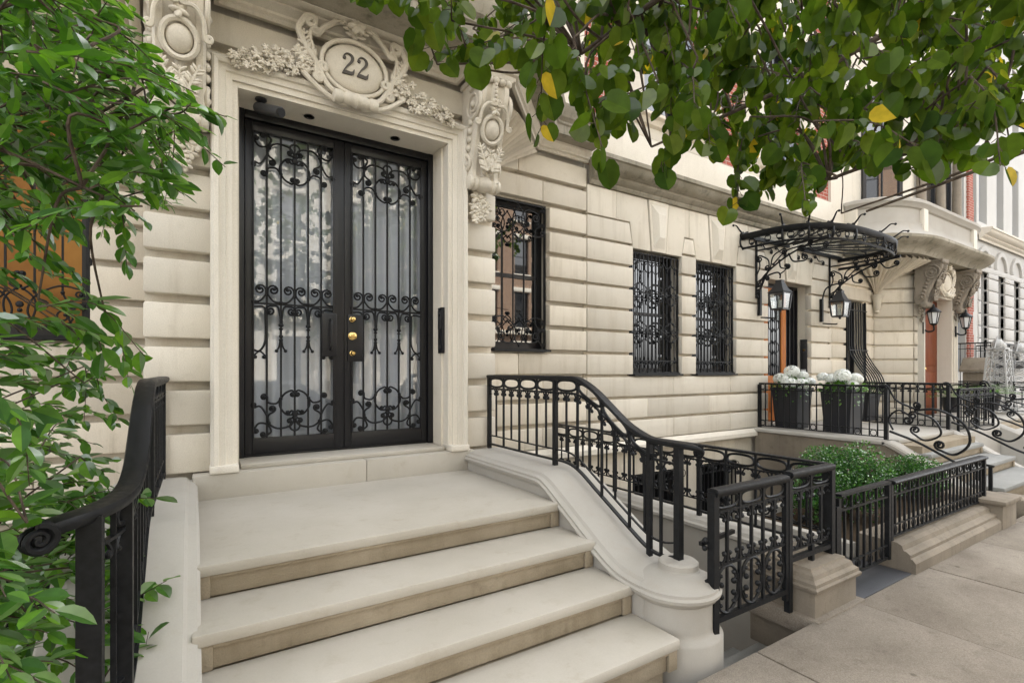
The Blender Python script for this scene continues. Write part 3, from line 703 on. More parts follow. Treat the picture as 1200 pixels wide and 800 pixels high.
        if hx == 1:
            MB().box(.93, 1.055, 4.478, 4.515, 1.66, 2.03).build('lock_plate', 'door_paint', lf, bevel=.006)
            h = MB(); h.tube(catmull([(1.0, 4.48, 1.72), (1.0, 4.43, 1.75), (1.0, 4.42, 1.85), (1.0, 4.43, 1.95), (1.0, 4.48, 1.98)], 6), .010, 8); h.build('handle', 'black_plastic', lf)
        else:
            MB().box(1.145, 1.275, 4.478, 4.515, 1.62, 2.03).build('lock_plate', 'door_paint', lf, bevel=.006)
            for zz, rr in ((1.985, .024), (1.84, .034), (1.69, .022)):
                MB().lathe([(rr * .6, 0), (rr, -.004), (rr, -.012), (rr * .7, -.016), (rr * .55, -.022), (rr * .55, -.035), (rr * .9, -.04), (rr * .95, -.055), (rr * .6, -.066), (.002, -.067)], (1.18, 4.478, zz), 20, 'y').build('knob', 'brass', lf, smooth=50)
    rows = []; n = 120
    for i in range(n + 1):
        x = .33 + 1.6 * i / n; yy = 4.60 + .022 * sin(i * .62) + .010 * sin(i * .23 + 1); rows.append([(x, yy, .86), (x, yy, 3.6)])
    MB().grid(rows).build('curtain', 'sheer_curtain', T, smooth=80, fixn=False)
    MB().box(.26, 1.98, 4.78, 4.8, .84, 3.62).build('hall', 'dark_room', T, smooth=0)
    # intercom on the right jamb
    ic = MB().box(1.932, 1.957, 4.235, 4.335, 1.70, 2.12).build('intercom', 'door_paint', T, bevel=.004)
    MB().box(1.924, 1.931, 4.25, 4.32, 1.92, 2.09).build('speaker_panel', 'dark_metal', ic, bevel=.002); MB().box(1.926, 1.931, 4.265, 4.305, 1.74, 1.78).build('push_button', 'dark_metal', ic, bevel=.002)
    MB().lathe([(.001, -.004), (.012, -.003), (.013, 0)], (1.926, 4.285, 2.05), 14, 'x').build('lens', 'dark_lens', ic)
    return T
townhouse22()
cm = thing('security_camera', 'small grey bullet camera hung under the door soffit', 'camera', (.44, 4.25, 3.60))
MB().lathe([(.001, 0), (.04, 0), (.042, -.01), (.03, -.02), (.012, -.025), (.001, -.025)], (.44, 4.25, 3.598), 18).tube(catmull([(.44, 4.25, 3.57), (.45, 4.22, 3.54), (.47, 4.18, 3.52)], 4), .012, 8).build('mount', 'black_plastic', cm)
a_, b_ = Vector((.42, 4.27, 3.535)), Vector((.55, 4.05, 3.44)); d_ = (b_ - a_).normalized()
bb = MB().tube([a_, a_ + d_ * .01, a_ + d_ * .02, b_], .040, 16).build('housing', 'dark_metal', cm, bevel=.004)
MB().tube([b_ + d_ * .001, b_ + d_ * .012], .033, 16).build('lens', 'dark_lens', cm)
# ================================================================== middle and far houses
def xform(o, px, py, ang):
    """turn a window built on the y = 0 plane about x = 0 into the plane through (px, py) at an angle"""
    og = ORG.get(o.name, (0, 0, 0)); Mx = Matrix.Translation(Vector((-og[0], -og[1], 0))) @ Matrix.Translation(Vector((px, py, 0))) @ Matrix.Rotation(ang, 4, 'Z') @ Matrix.Translation(Vector((og[0], og[1], 0)))
    for q in [o] + list(o.children): q.data.transform(Mx)
def keystone(mb, cx, hb, ht, z0, z1, y, face):
    mb.prism([(cx - hb, z0), (cx + hb, z0), (cx + ht, z1), (cx - ht, z1)], y - .012, y + .1)
    k = .78; f = [(cx - hb * k, z0 + .05), (cx + hb * k, z0 + .05), (cx + ht * k, z1 - .06), (cx - ht * k, z1 - .06)]
    a, c = (cx, z0 + .19), (cx, z1 - .20); y2 = y - .075
    face.add([(p[0], y - .013, p[1]) for p in f] + [(a[0] - hb * .35, y2, a[1]), (a[0] + hb * .35, y2, a[1]), (c[0] + ht * .35, y2, c[1]), (c[0] - ht * .35, y2, c[1])],
             [(0, 1, 5, 4), (1, 2, 6, 5), (2, 3, 7, 6), (3, 0, 4, 7), (4, 5, 6, 7), (3, 2, 1, 0)])
def townhouse_mid():
    XL, XR, Y = 4.246, 10.42, 4.9
    T = thing('limestone_townhouse', 'limestone and red brick townhouse with twin barred windows and an iron door canopy', 'building', (7.33, Y, 0))
    W1, W2, D = (5.06, 6.06, 1.47, 3.20), (6.38, 7.38, 1.47, 3.20), (8.27, 9.67, .62, 3.10)
    bas = [(5.16, 6.13, -1.0, .10), (6.48, 7.44, -1.0, .10)]
    ex = lambda o: (o[0] - .004, o[1] + .004, o[2] - .004, o[3] + .004)
    c = MB(); core(c, XL, XR, -1.4, 4.2, Y + .075, Y + .5, [ex(W1), ex(W2), ex(D)] + bas); c.build('wall', 'limestone_warm', T, smooth=0)
    b = MB(); up = lambda o: (o[0], o[1], o[2], 3.3)
    rustic(b, XL + .003, XR - .003, .60, 3.246, Y, 1.47, HB, [up(W1), up(W2), (D[0], D[1], .3, 3.3)], g=.036, joint=1.25)
    V = [[(4.249, 3.26), (5.045, 3.26), (4.99, 3.53), (4.249, 3.53)], [(4.249, 3.55), (4.745, 3.55), (4.745, 3.915), (4.249, 3.915)],
         [(5.062, 3.204), (5.405, 3.204), (5.335, 3.915), (4.75, 3.915), (4.75, 3.55), (5.005, 3.55)],
         [(5.715, 3.204), (6.058, 3.204), (6.115, 3.50), (6.218, 3.50), (6.218, 3.915), (5.785, 3.915)],
         [(6.075, 3.26), (6.365, 3.26), (6.315, 3.482), (6.125, 3.482)]]
    V += [[(12.44 - x, z) for x, z in p][::-1] for p in (V[2], V[3])]
    V += [[(7.395, 3.26), (8.24, 3.26), (8.16, 3.53), (7.45, 3.53)], [(7.695, 3.55), (8.0, 3.55), (8.0, 3.915), (7.695, 3.915)],
          [(8.272, 3.104), (8.80, 3.104), (8.70, 3.915), (8.005, 3.915), (8.005, 3.55), (8.17, 3.55)], [(9.14, 3.104), (9.668, 3.104), (9.77, 3.55), (9.95, 3.55), (9.95, 3.915), (9.24, 3.915)],
          [(9.69, 3.26), (10.417, 3.26), (10.417, 3.53), (9.78, 3.53)], [(9.955, 3.55), (10.417, 3.55), (10.417, 3.915), (9.955, 3.915)]]
    for p in V: b.prism(p, Y, Y + .12)
    b.build('wall_blocks', 'limestone', T, bevel=.009)
    for cx, z0 in ((5.56, 3.204), (6.88, 3.204), (8.97, 3.104)):
        k = MB(); f = MB(); keystone(k, cx, .14, .205, z0, 3.915, Y, f)
        ks = k.build('keystone', 'limestone', T, bevel=.006); f.build('keystone_face', 'limestone_pale', ks, smooth=0)
    b = MB(); b.sweepz([(0, .46), (.05, .47), (.05, .53), (.02, .57), (0, .59)], [(XL, Y), (XR, Y)]); b.build('base_moulding', 'limestone_pale', T, smooth=30)
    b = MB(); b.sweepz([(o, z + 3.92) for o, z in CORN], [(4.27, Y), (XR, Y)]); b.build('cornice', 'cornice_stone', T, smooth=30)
    for w in (W1, W2):
        window(T, w[0], w[1], w[2] + .03, w[3], Y + .20, fw=.06)
        grille_fleur(T, w[0] + .02, w[1] - .02, w[2] + .04, w[3] - .01, Y + .06)
        MB().box(w[0] + .004, w[1] - .004, Y - .03, Y + .2, w[2] - .003, w[2] + .02).build('window_sill', 'wrought_iron', T)
    for w in bas:
        window(T, w[0], w[1], w[2], w[3], Y + .25, pane='dark_room')
        g = MB(); x = w[0] + .05
        g.bar((w[0], Y + .05, w[3] - .14), (w[1], Y + .05, w[3] - .14), .015); g.bar((w[0], Y + .05, w[3] - .02), (w[1], Y + .05, w[3] - .02), .02)
        while x < w[1]:
            g.bar((x, Y + .05, w[2]), (x, Y + .05, w[3] - .02), .018); g.tube([(x + .05 + .04 * cos(t * pi / 6), Y + .05, w[3] - .08 + .05 * sin(t * pi / 6)) for t in range(13)], .006, 5); x += .1
        g.build('grille', 'wrought_iron', T)
    # entrance
    b = MB(); b.box(8.274, 9.74, Y - .001, 5.3, .56, .635); b.build('threshold', 'tread_stone', T, bevel=.006)
    d = MB().box(8.274, 9.76, 5.16, 5.2, .64, 3.096).build('door_frame', 'door_paint', T, smooth=0)
    lf = MB(); lf.box(8.42, 8.56, 5.08, 5.14, .645, 3.0).box(8.99, 9.14, 5.08, 5.14, .645, 3.0).box(8.561, 8.989, 5.082, 5.14, .645, 1.45).box(8.561, 8.989, 5.082, 5.14, 2.9, 3.0)
    lf = lf.build('door_leaf', 'orange_wood', T, bevel=.004)
    MB().box(8.62, 8.93, 5.07, 5.081, .80, 1.30).build('panel', 'orange_wood', lf, bevel=.01)
    MB().box(8.55, 9.0, 5.10, 5.11, 1.44, 2.92).build('glass', 'pane', lf, smooth=0)
    MB().ball((9.09, 5.04, 1.55), .03).build('knob', 'brass', lf)
    g = MB()
    for x in (8.64, 8.775, 8.91): g.bar((x, 5.075, 1.46), (x, 5.075, 2.9), .014)
    for zz in (1.55, 1.95, 2.35, 2.75):
        for sx in (-1, 1):
            mp = lambda u, v: Vector((8.775 + sx * u, 5.068, zz + v))
            iron(g, scroll2([(.0, -.12), (.09, -.05), (.09, .05), (.0, .12)], (.025, -1), (.025, 1)), mp, .008)
    g.build('grille', 'wrought_iron', lf)
    b = MB()
    for x in (9.22, 9.35, 9.48, 9.61, 9.70): b.box(x - .012, x + .012, 5.13, 5.158, .66, 3.05)
    b.build('side_panel', 'door_paint', T, smooth=0)
    ic = MB().box(9.652, 9.668, 4.97, 5.10, 1.36, 2.12).build('intercom', 'dark_metal', T, bevel=.004)
    MB().box(9.644, 9.651, 4.99, 5.08, 1.42, 1.56).build('keypad', 'clear_lamp', ic); MB().lathe([(.001, -.006), (.02, -.005), (.022, 0)], (9.651, 5.03, 1.92), 12, 'x').build('lens', 'brass', ic)
    # storeys above the cornice: stone band, brick, stone window surrounds
    b = MB(); core(b, XL, XR, 4.201, 12.6, Y + .07, Y + .5, [(5.3, 6.5, 5.1, 7.4), (8.2, 9.4, 5.1, 7.4), (5.3, 6.5, 8.6, 10.7), (8.2, 9.4, 8.6, 10.7)]); b.build('brick_wall', 'red_brick', T, smooth=0)
    b = MB(); b.box(XL, XR - .002, Y + .01, Y + .068, 4.255, 4.78)
    wo = [(5.3, 6.5, 5.1, 7.4), (8.2, 9.4, 5.1, 7.4), (5.3, 6.5, 8.6, 10.7), (8.2, 9.4, 8.6, 10.7)]
    core(b, 4.88, 7.04, 4.79, 12.5, Y + .02, Y + .068, wo); core(b, 7.62, 9.82, 4.79, 12.5, Y + .02, Y + .068, wo)
    b.build('stone_surround', 'limestone_pale', T, bevel=.004)
    for w in wo:
        window(T, w[0], w[1], w[2], w[3], Y + .22, sash='door_paint', pane='pane', vert=1, blind=None)
        s_ = MB(); s_.sweepz([(0, 0), (.05, .02), (.09, .08), (.14, .10), (.14, .14), (0, .16)], [(w[0] - .2, Y + .02), (w[1] + .2, Y + .02)])
        for q in range(len(s_.v)): s_.v[q] = (s_.v[q][0], s_.v[q][1], s_.v[q][2] + w[2] - .165)
        s_.build('window_ledge', 'limestone_warm', T, smooth=30)
        sh = MB().box(w[1] - .36, w[1] - .02, Y + .14, Y + .17, w[2] + .05, w[3] - .05)
        for i in range(28): zz = w[2] + .1 + i * .075; sh.box(w[1] - .33, w[1] - .05, Y + .128, Y + .139, zz, zz + .05)
        sh.build('shutter', 'grey_shutter', T, smooth=0)
    b = MB(); b.sweepz([(o * 1.8, z * 1.6 + 12.6) for o, z in CORN], [(XL, Y), (XR, Y)]); b.build('roof_cornice', 'cornice_stone', T)
    MB().box(XL, XR, Y + .5, 16, -1.4, 12.58).build('side_walls', 'brown_brick', T, smooth=0)
townhouse_mid()
def townhouse_bay():
    XL, XR, Y, F = 10.426, 16.65, 4.9, 4.32
    T = thing('limestone_townhouse', 'limestone townhouse whose rounded bay hangs on a shell corbel over a red door', 'building', (13.7, Y, 0))
    W = (10.98, 11.78, 1.05, 2.96)
    c = MB(); core(c, XL, 12.2, -1.4, 4.3, Y + .045, Y + .5, [(W[0] - .004, W[1] + .004, W[2] - .004, W[3] + .004)]); core(c, 15.2, XR, -1.4, 4.3, Y + .045, Y + .5)
    c.prism([(12.22, 4.95), (12.80, 4.365), (12.898, 4.365), (12.898, 5.3), (12.22, 5.3)], -1.4, 3.9, 'z'); c.prism([(15.18, 4.95), (14.6, 4.365), (14.502, 4.365), (14.502, 5.3), (15.18, 5.3)], -1.4, 3.9, 'z')
    c.box(12.899, 14.501, 4.366, 5.3, 3.14, 3.9)
    c.build('wall', 'limestone_warm', T, smooth=0)
    b = MB(); rustic(b, XL, 12.185, .6, 3.80, Y, 1.47, HB, [(W[0], W[1], 1.05, 2.97)], joint=2)
    b.build('wall_blocks', 'limestone_warm', T, bevel=.012); b = MB(); rustic(b, 15.215, XR - .003, .6, 3.80, Y, 1.47, HB, joint=2)
    b.build('wall_blocks', 'limestone_warm', T, bevel=.012)
    for s_ in (1, -1):
        z = 1.47 - 3 * HB; b = MB()
        while z < 3.75:
            mx = lambda x: x if s_ == 1 else 27.4 - x
            b.prism([(mx(12.19), 4.9), (mx(12.70), 4.385), (mx(12.80), 4.47), (mx(12.3), 4.99)], z + .018, min(z + HB - .018, 3.8), 'z')
            b.prism([(mx(12.71), 4.375), (mx(12.765), 4.32), (mx(12.895), 4.32), (mx(12.895), 4.5), (mx(12.83), 4.5)], z + .018, min(z + HB - .018, 3.8), 'z')
            z += HB
        b.build('wall_blocks', 'limestone_warm', T, bevel=.012)
    b = MB(); frame_sweep(b, 12.90, 14.50, .5, 3.12, [(0, -.26), (0, .03), (.04, .035), (.04, .06), (.09, .07), (.1, .1), (.14, .1), (.145, -.02)], F)
    b.build('architrave', 'limestone_pale', T, smooth=25)
    door = MB().box(12.895, 14.505, 4.56, 4.60, .55, 3.13).build('front_door', 'red_wood', T, bevel=.004)
    m_ = MB()
    for x0, x1 in ((13.0, 13.62), (13.78, 14.4)):
        for z0, z1 in ((.75, 1.5), (1.65, 2.95)): m_.box(x0, x1, 4.545, 4.559, z0, z1)
    m_.build('panel', 'red_wood', door, bevel=.012); MB().ball((13.70, 4.53, 1.58), .035).build('knob', 'brass', door)
    for s_ in (1, -1):
        cx = 13.7 - s_ * .97; console(T, cx, F, 3.72, .30, .42, 1.15, 'dark_carved_stone')
    cartouche(T, 13.7, F - .14, 3.42, .92, 'dark_carved_stone' if False else 'carved_stone', True)
    cu = [(11.05, 4.87, 3.80), (11.25, 4.55, 3.80), (11.65, 4.25, 3.80), (12.12, 4.10, 3.80), (12.62, 4.06, 3.80)]
    shell(T, (12.16, 4.86, 3.02), cu, flutes=11, material='limestone_warm', depth=.12)
    shell(T, (15.24, 4.86, 3.02), [(27.4 - x, y, z) for x, y, z in cu][::-1], flutes=13, material='limestone_warm', depth=.05)
    MB().lathe([(.008, -.34), (.05, -.30), (.035, -.26), (.06, -.22), (.075, -.08), (.11, .02), (.13, .06), (.05, .08)], (12.13, 4.82, 3.06), 14).build('corbel_drop', 'carved_stone', T)
    arc = [(10.97, Y), (10.985, 4.72), (11.06, 4.54), (11.2, 4.36), (11.40, 4.21), (11.64, 4.11), (11.9, 4.05), (12.16, 4.03)]
    pl = arc + [(14.90, 4.03)] + [(27.06 - x + .0, y) for x, y in arc[::-1]][1:]
    low = [(-.3, 3.80), (.04, 3.80), (.06, 3.84), (.10, 3.90), (.20, 3.95), (.28, 4.0), (.31, 4.04), (.31, 4.09), (.27, 4.10), (.20, 4.13)]
    b = MB(); b.sweepz(low + [(-.3, 4.13)], pl); b.build('bay_cornice', 'cornice_stone', T, smooth=30)
    par = [(-.3, 4.131), (.19, 4.131), (.10, 4.19), (.04, 4.28), (.02, 4.36), (.02, 4.40), (-.02, 4.41), (-.02, 4.68), (.02, 4.70), (.05, 4.75), (.08, 4.78), (.08, 4.84), (.05, 4.86), (-.3, 4.865)]
    b = MB(); b.sweepz(par, pl); b.build('parapet', 'cheek_stone', T, smooth=30)
    for q_ in ((12.05, 12.25, 3.985, 4.1), (14.8, 15.0, 3.985, 4.1), (10.93, 11.06, 4.70, 4.95)): MB().box(*q_, 4.13, 4.70).build('parapet_pier', 'limestone_pale', T, bevel=.01)
    b = MB(); b.prism([(11.25, 5.4), (11.25, 4.93), (12.35, 4.32), (14.7, 4.32), (15.8, 4.93), (15.8, 5.4)], 4.3, 12.4, 'z'); core(b, XL, XR, 4.301, 12.4, Y + .02, Y + .5)
    b.build('upper_wall', 'limestone_pale', T, smooth=0)
    a45 = math.atan2(-.61, 1.10)
    for k in (0, 1):
        o = window(T, -.42, .42, 4.9 + k * 3.6, 7.1 + k * 3.6, -.05, vert=1, fw=.07); xform(o, 11.80, 4.62, a45)
        for x in (12.85, 13.75): window(T, x, x + .65, 4.9 + k * 3.6, 7.1 + k * 3.6, 4.27, mid=True, fw=.07)
    for x in (12.6, 13.62, 14.56): MB().lathe([(.11, 0), (.11, .08), (.085, .12), (.08, 1.0), (.072, 2.1), (.09, 2.15), (.11, 2.25)], (x, 4.22, 4.87), 16).build('column', 'pier_stone', T)
    o = window(T, W[0], W[1], W[2] + .02, W[3], Y + .2)
    # pot-bellied window guard
    g = MB().box(W[0], W[0] + .02, Y - .02, Y + .02, W[2] - .1, W[3] - .02).box(W[1] - .02, W[1], Y - .02, Y + .02, W[2] - .1, W[3] - .02).build('bellied_grille', 'wrought_iron', T)
    for i in range(8):
        x = W[0] + .04 + i * .103
        bp_ = catmull([(x, Y - .02, W[3] - .05), (x, Y - .03, 2.4), (x, Y - .04, 1.95), (x, Y - .16, 1.68), (x, Y - .32, 1.42), (x, Y - .36, 1.22), (x, Y - .28, 1.05), (x, Y - .1, .98)], 6)
        MB().tube(bp_, .012, 6).build('bar', 'wrought_iron', g)
    r_ = MB()
    for z_, o_ in ((2.75, .03), (1.95, .05), (1.22, .37), (.99, .1)): r_.bar((W[0], Y - o_, z_), (W[1], Y - o_, z_), .02)
    r_.build('cross_bar', 'wrought_iron', g)
    b = MB(); b.box(XL, XR, Y + .5, 16, -1.4, 12.38); b.build('side_walls', 'brown_brick', T, smooth=0)
    b = MB(); b.sweepz([(o * 1.8, z * 1.6 + 12.4) for o, z in CORN], [(XL, Y), (XR, Y)]); b.build('roof_cornice', 'cornice_stone', T)
townhouse_bay()
def townhouse_brickedge():
    XL, XR, Y = 16.656, 18.55, 4.9
    T = thing('brick_townhouse', 'narrow white townhouse with a red brick quoin strip beyond the rounded bay', 'building', (17.6, Y, 0))
    wo = [(16.85, 17.6, 1.5, 3.9), (17.98 + .12, 18.45, 5.4, 7.6), (16.9, 17.5, 5.4, 7.6)]
    b = MB(); core(b, XL, XR, -1.4, 12.8, Y + .02, Y + .5, wo); b.build('wall', 'white_paint', T, smooth=0)
    b = MB(); z = .4
    while z < 9.8: b.box(17.66, 18.0 + (.06 if int(z * 5) % 2 else 0), Y - .03, Y + .1, z, z + .30); z += .305
    b.build('quoin_strip', 'red_brick', T, smooth=0)
    for w in wo: window(T, w[0], w[1], w[2], w[3], Y + .15, pane='pane', sash='grey_shutter')
    MB().box(XL, XR, Y + .5, 16, -1.4, 12.78).build('side_walls', 'brown_brick', T, smooth=0)
    ba = MB().box(16.4, 18.3, 4.1, 4.9, 1.02, 1.14).build('balcony', 'white_paint', T, bevel=.01)
    g = MB(); P = [(16.42, 4.88), (16.42, 4.12), (18.28, 4.12), (18.28, 4.88)]
    for p, q in zip(P, P[1:]):
        g.bar((*p, 2.22), (*q, 2.22), .03); g.bar((*p, 1.2), (*q, 1.2), .02); g.bar((*p, 2.08), (*q, 2.08), .015)
        n = int((Vector(q) - Vector(p)).length / .09)
        for i in range(n + 1): x, y = Vector(p).lerp(Vector(q), i / n); g.bar((x, y, 1.15), (x, y, 2.22), .012)
    g.build('balcony_railing', 'wrought_iron', T)
townhouse_brickedge()
def townhouse_white():
    XL, XR, Y = 18.556, 33.0, 4.9
    T = thing('white_townhouse', 'white painted townhouse with arched ground floor panels at far right', 'building', (25, Y, 0))
    lo = [(18.75 + 1.5 * i, 19.4 + 1.5 * i, 1.85, 4.35) for i in range(9)]; hi = [(a, b_, 5.75, 7.9) for a, b_, _, _ in lo] + [(a, b_, 9.0, 11) for a, b_, _, _ in lo]
    b = MB(); core(b, XL, XR, -1.4, 13, Y + .045, Y + .5, lo + hi); b.build('wall', 'white_paint', T, smooth=0)
    b = MB(); rustic(b, XL, XR, .6, 4.5, Y, 1.4, .35, lo, g=.03, joint=9)
    for a, b_, _, _ in lo:
        cx = (a + b_) / 2; P = [(cx + .42 * cos(pi * i / 12), 4.52 + .42 * sin(pi * i / 12)) for i in range(13)] + [(cx - .56 * cos(pi * i / 12), 4.52 + .56 * sin(pi * i / 12)) for i in range(13)]
        b.prism(P, Y - .02, Y + .1)
    b.build('wall_blocks', 'white_paint', T, bevel=.01)
    b = MB(); b.sweepz([(o, z + 5.2) for o, z in CORN], [(XL, Y), (XR, Y)]); b.sweepz([(o * 2, z * 2 + 12.6) for o, z in CORN], [(XL, Y), (XR, Y)])
    b.build('string_course', 'limestone_pale', T)
    for w in lo + hi: window(T, w[0], w[1], w[2], w[3], Y + .2, sash='grey_shutter')
    for a, b_, z, _ in lo: MB().box(a - .04, b_ + .04, Y - .22, Y - .001, z - .24, z - .02).build('window_box', 'weathered_iron', T, bevel=.01)
    MB().box(XL, XR, Y + .5, 16, -1.4, 12.9).build('side_walls', 'brown_brick', T, smooth=0)
townhouse_white()
def plain_house(x0, x1, y, face, mt, label, n=3, h=13.5, name='townhouse'):
    """house across the road or down the block: face = -1 looks to -y, +1 looks to +y"""
    T = thing(name, label, 'building', ((x0 + x1) / 2, y, 0)); W_ = x1 - x0; ops = []
    for fl in range(4):
        for i in range(n):
            cx = x0 + W_ * (i + .5) / n; z0 = .9 + 3.3 * fl
            ops.append((cx - .52, cx + .52, z0 if not (fl == 0 and i == n - 1) else 0, z0 + 2.2))
    b = MB(); ya, yb = (y, y + .3) if face < 0 else (y - .3, y); core(b, x0, x1, -.3, h, ya, yb, ops); b.build('wall', mt, T, smooth=0)
    for o in ops:
        yy = y + .15 if face < 0 else y - .22
        w = window(T, o[0], o[1], o[2], o[3], yy, sash='door_paint')
        s_ = MB(); yo = y - .1 if face < 0 else y - .02; s_.box(o[0] - .14, o[1] + .14, yo, yo + .12, o[3] + .01, o[3] + .26).box(o[0] - .1, o[1] + .1, yo, yo + .12, o[2] - .14, o[2] - .01)
        s_.build('lintel', 'limestone_pale', T, bevel=.01)
    b = MB(); yo = y - .4 if face < 0 else y - .1; b.box(x0, x1, yo, yo + .5, h - .5, h).box(x0, x1, yo + (.15 if face < 0 else 0), yo + (.5 if face < 0 else .35), 3.75, 3.98); b.build('cornice', 'limestone', T, bevel=.03)
    MB().box(x0, x1, (y + .3) if face < 0 else y - 10, (y + 10) if face < 0 else y - .3, -.3, h - .1).build('side_walls', 'brown_brick', T, smooth=0)
FY = -15.9
for x0, x1, mt, lb, n in ((-14, -7.6, 'brown_brick', 'dark brown brick townhouse across the road, facing the left neighbour house', 3), (-7.59, -1.2, 'limestone', 'limestone townhouse across the road with pale lintels, beside red brick', 3),
                          (-1.19, 5.4, 'limestone_pale', 'pale stone townhouse across the road facing the iron door', 2), (5.41, 11.6, 'limestone_warm', 'warm limestone townhouse across the road facing the twin barred windows', 3),
                          (11.61, 18.4, 'brown_brick', 'brown brick townhouse across the road', 3), (18.41, 26, 'limestone', 'wide limestone townhouse across the road, farthest right', 3)):
    plain_house(x0, x1, FY, 1, mt, lb, n)
plain_house(-9.0, -2.044, 4.9, -1, 'limestone_warm', 'limestone neighbour house left of number 22', 3, 12.5)
plain_house(33.01, 42, 4.9, -1, 'brown_brick', 'brown brick townhouse beyond the white townhouse', 4, 12.8)

# ================================================================== stoops
def ribbonx(mb, path, prof):
    """sweep section prof=(x offset, normal offset) along a (x, y, z) path lying mostly in a y-z plane"""
    P = [Vector(p) for p in path]; rows = []
    for i, p in enumerate(P):
        t = (P[min(i + 1, len(P) - 1)] - P[max(i - 1, 0)]); tp = Vector((t.y, t.z)).normalized() if Vector((t.y, t.z)).length > 1e-6 else Vector((-1, 0))
        n = Vector((tp.y, -tp.x)); 
        if n.y < 0: n = -n
        sd = Vector((-t.y, t.x, 0)).normalized()
        if sd.x < 0: sd = -sd
        rows.append([p + sd * a + Vector((0, n.x * b, n.y * b)) for a, b in prof])
    mb.grid(rows, closev=True); k = len(prof); o = len(mb.v) - len(rows) * k
    mb.f.append(tuple(range(o, o + k))); mb.f.append(tuple(range(o + len(rows) * k - 1, o + (len(rows) - 1) * k - 1, -1)))
def step_block(mb, fr, x0, x1, yn, yb, z, h):
    """tread with nosing, riser with sunk panel; yn = nose, yb = back"""
    n = 10
    mb.box(x0, x1, yn, yb, z - .055, z)
    fr.box(x0 + .012, x1 - .012, yn + .03, yn + .25, z - h + .0015, z - .0555)
    fr.box(x0 + .012, x0 + .075, yn + .012, yn + .0295, z - h + .0015, z - .0555).box(x1 - .075, x1 - .012, yn + .012, yn + .0295, z - h + .0015, z - .0555)
    fr.box(x0 + .0755, x1 - .0755, yn + .012, yn + .0295, z - .07, z - .0555)
def stoop22():
    T = thing('stone_stoop', 'pale limestone stoop with sunk-panel risers below the door numbered 22', 'steps', (1.06, 2.9, 0))
    for k, (yn, yb, z) in enumerate(((2.72, 4.10, .64), (2.37, 2.75, .48), (2.045, 2.40, .32), (1.725, 2.07, .16))):
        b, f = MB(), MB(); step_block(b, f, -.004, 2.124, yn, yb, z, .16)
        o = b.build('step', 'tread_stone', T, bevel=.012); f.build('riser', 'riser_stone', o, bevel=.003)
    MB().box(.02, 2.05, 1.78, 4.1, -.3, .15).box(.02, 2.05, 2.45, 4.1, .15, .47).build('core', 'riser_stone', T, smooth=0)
    for s_ in (1, -1):
        mx = (lambda x: x) if s_ == 1 else (lambda x: 2.12 - x)
        zt = [(4.195, .80), (3.3, .80), (3.05, .80), (2.96, .796), (2.86, .762), (2.70, .672), (2.45, .53), (2.32, .455), (2.2, .40), (2.1, .378), (1.98, .372)]
        c = MB(); poly = [(y, z - .10) for y, z in zt] + [(1.98, -1.4), (4.195, -1.4)]
        c.prism(poly, mx(2.125), mx(2.57), 'x'); w_ = c.build('cheek_wall', 'cheek_stone', T, smooth=0)
        fl = lambda y: .0 if y > 2.3 else .03 * (2.3 - y) / .25
        cp = MB(); path = [(mx(2.352), y, z) for y, z in catmull([(y, z, 0) for y, z in zt], 4) and [(q.x, q.y) for q in catmull([(y, z, 0) for y, z in zt], 4)]]
        h = .245
        prof = [(-h + .02, -.105), (-h + .02, -.085), (-h - .012, -.075), (-h - .018, -.055), (-h - .005, -.045), (-h - .005, -.03), (-h + .03, -.022), (-h + .045, -.006), (-h + .08, 0),
                (h - .08, 0), (h - .045, -.006), (h - .03, -.022), (h + .005, -.03), (h + .005, -.045), (h + .018, -.055), (h + .012, -.075), (h - .02, -.085), (h - .02, -.105)]
        cp_rows = len(prof); ribbonx(cp, path, prof)
        cp.build('coping', 'cheek_stone', w_, smooth=30)
        e = MB(); cx, cy = mx(2.345), 1.95; e.lathe([(.001, .3), (.118, .39), (.112, .398), (.112, .428), (.10, .438), (.001, .44)], (mx(2.4), 1.965, 0), 40)
        e.lathe([(.001, -.3), (.262, -.3), (.262, .075), (.252, .09), (.232, .10), (.222, .115), (.220, .13), (.220, .268), (.232, .275), (.238, .288), (.252, .30), (.256, .318), (.244, .330), (.242, .344), (.214, .352), (.195, .368), (.16, .380), (.12, .391), (.001, .395)], (cx, cy, 0), 48)
        e.build('end_post', 'pier_stone' if False else 'cheek_stone', w_, smooth=35)
    return T
stoop22()
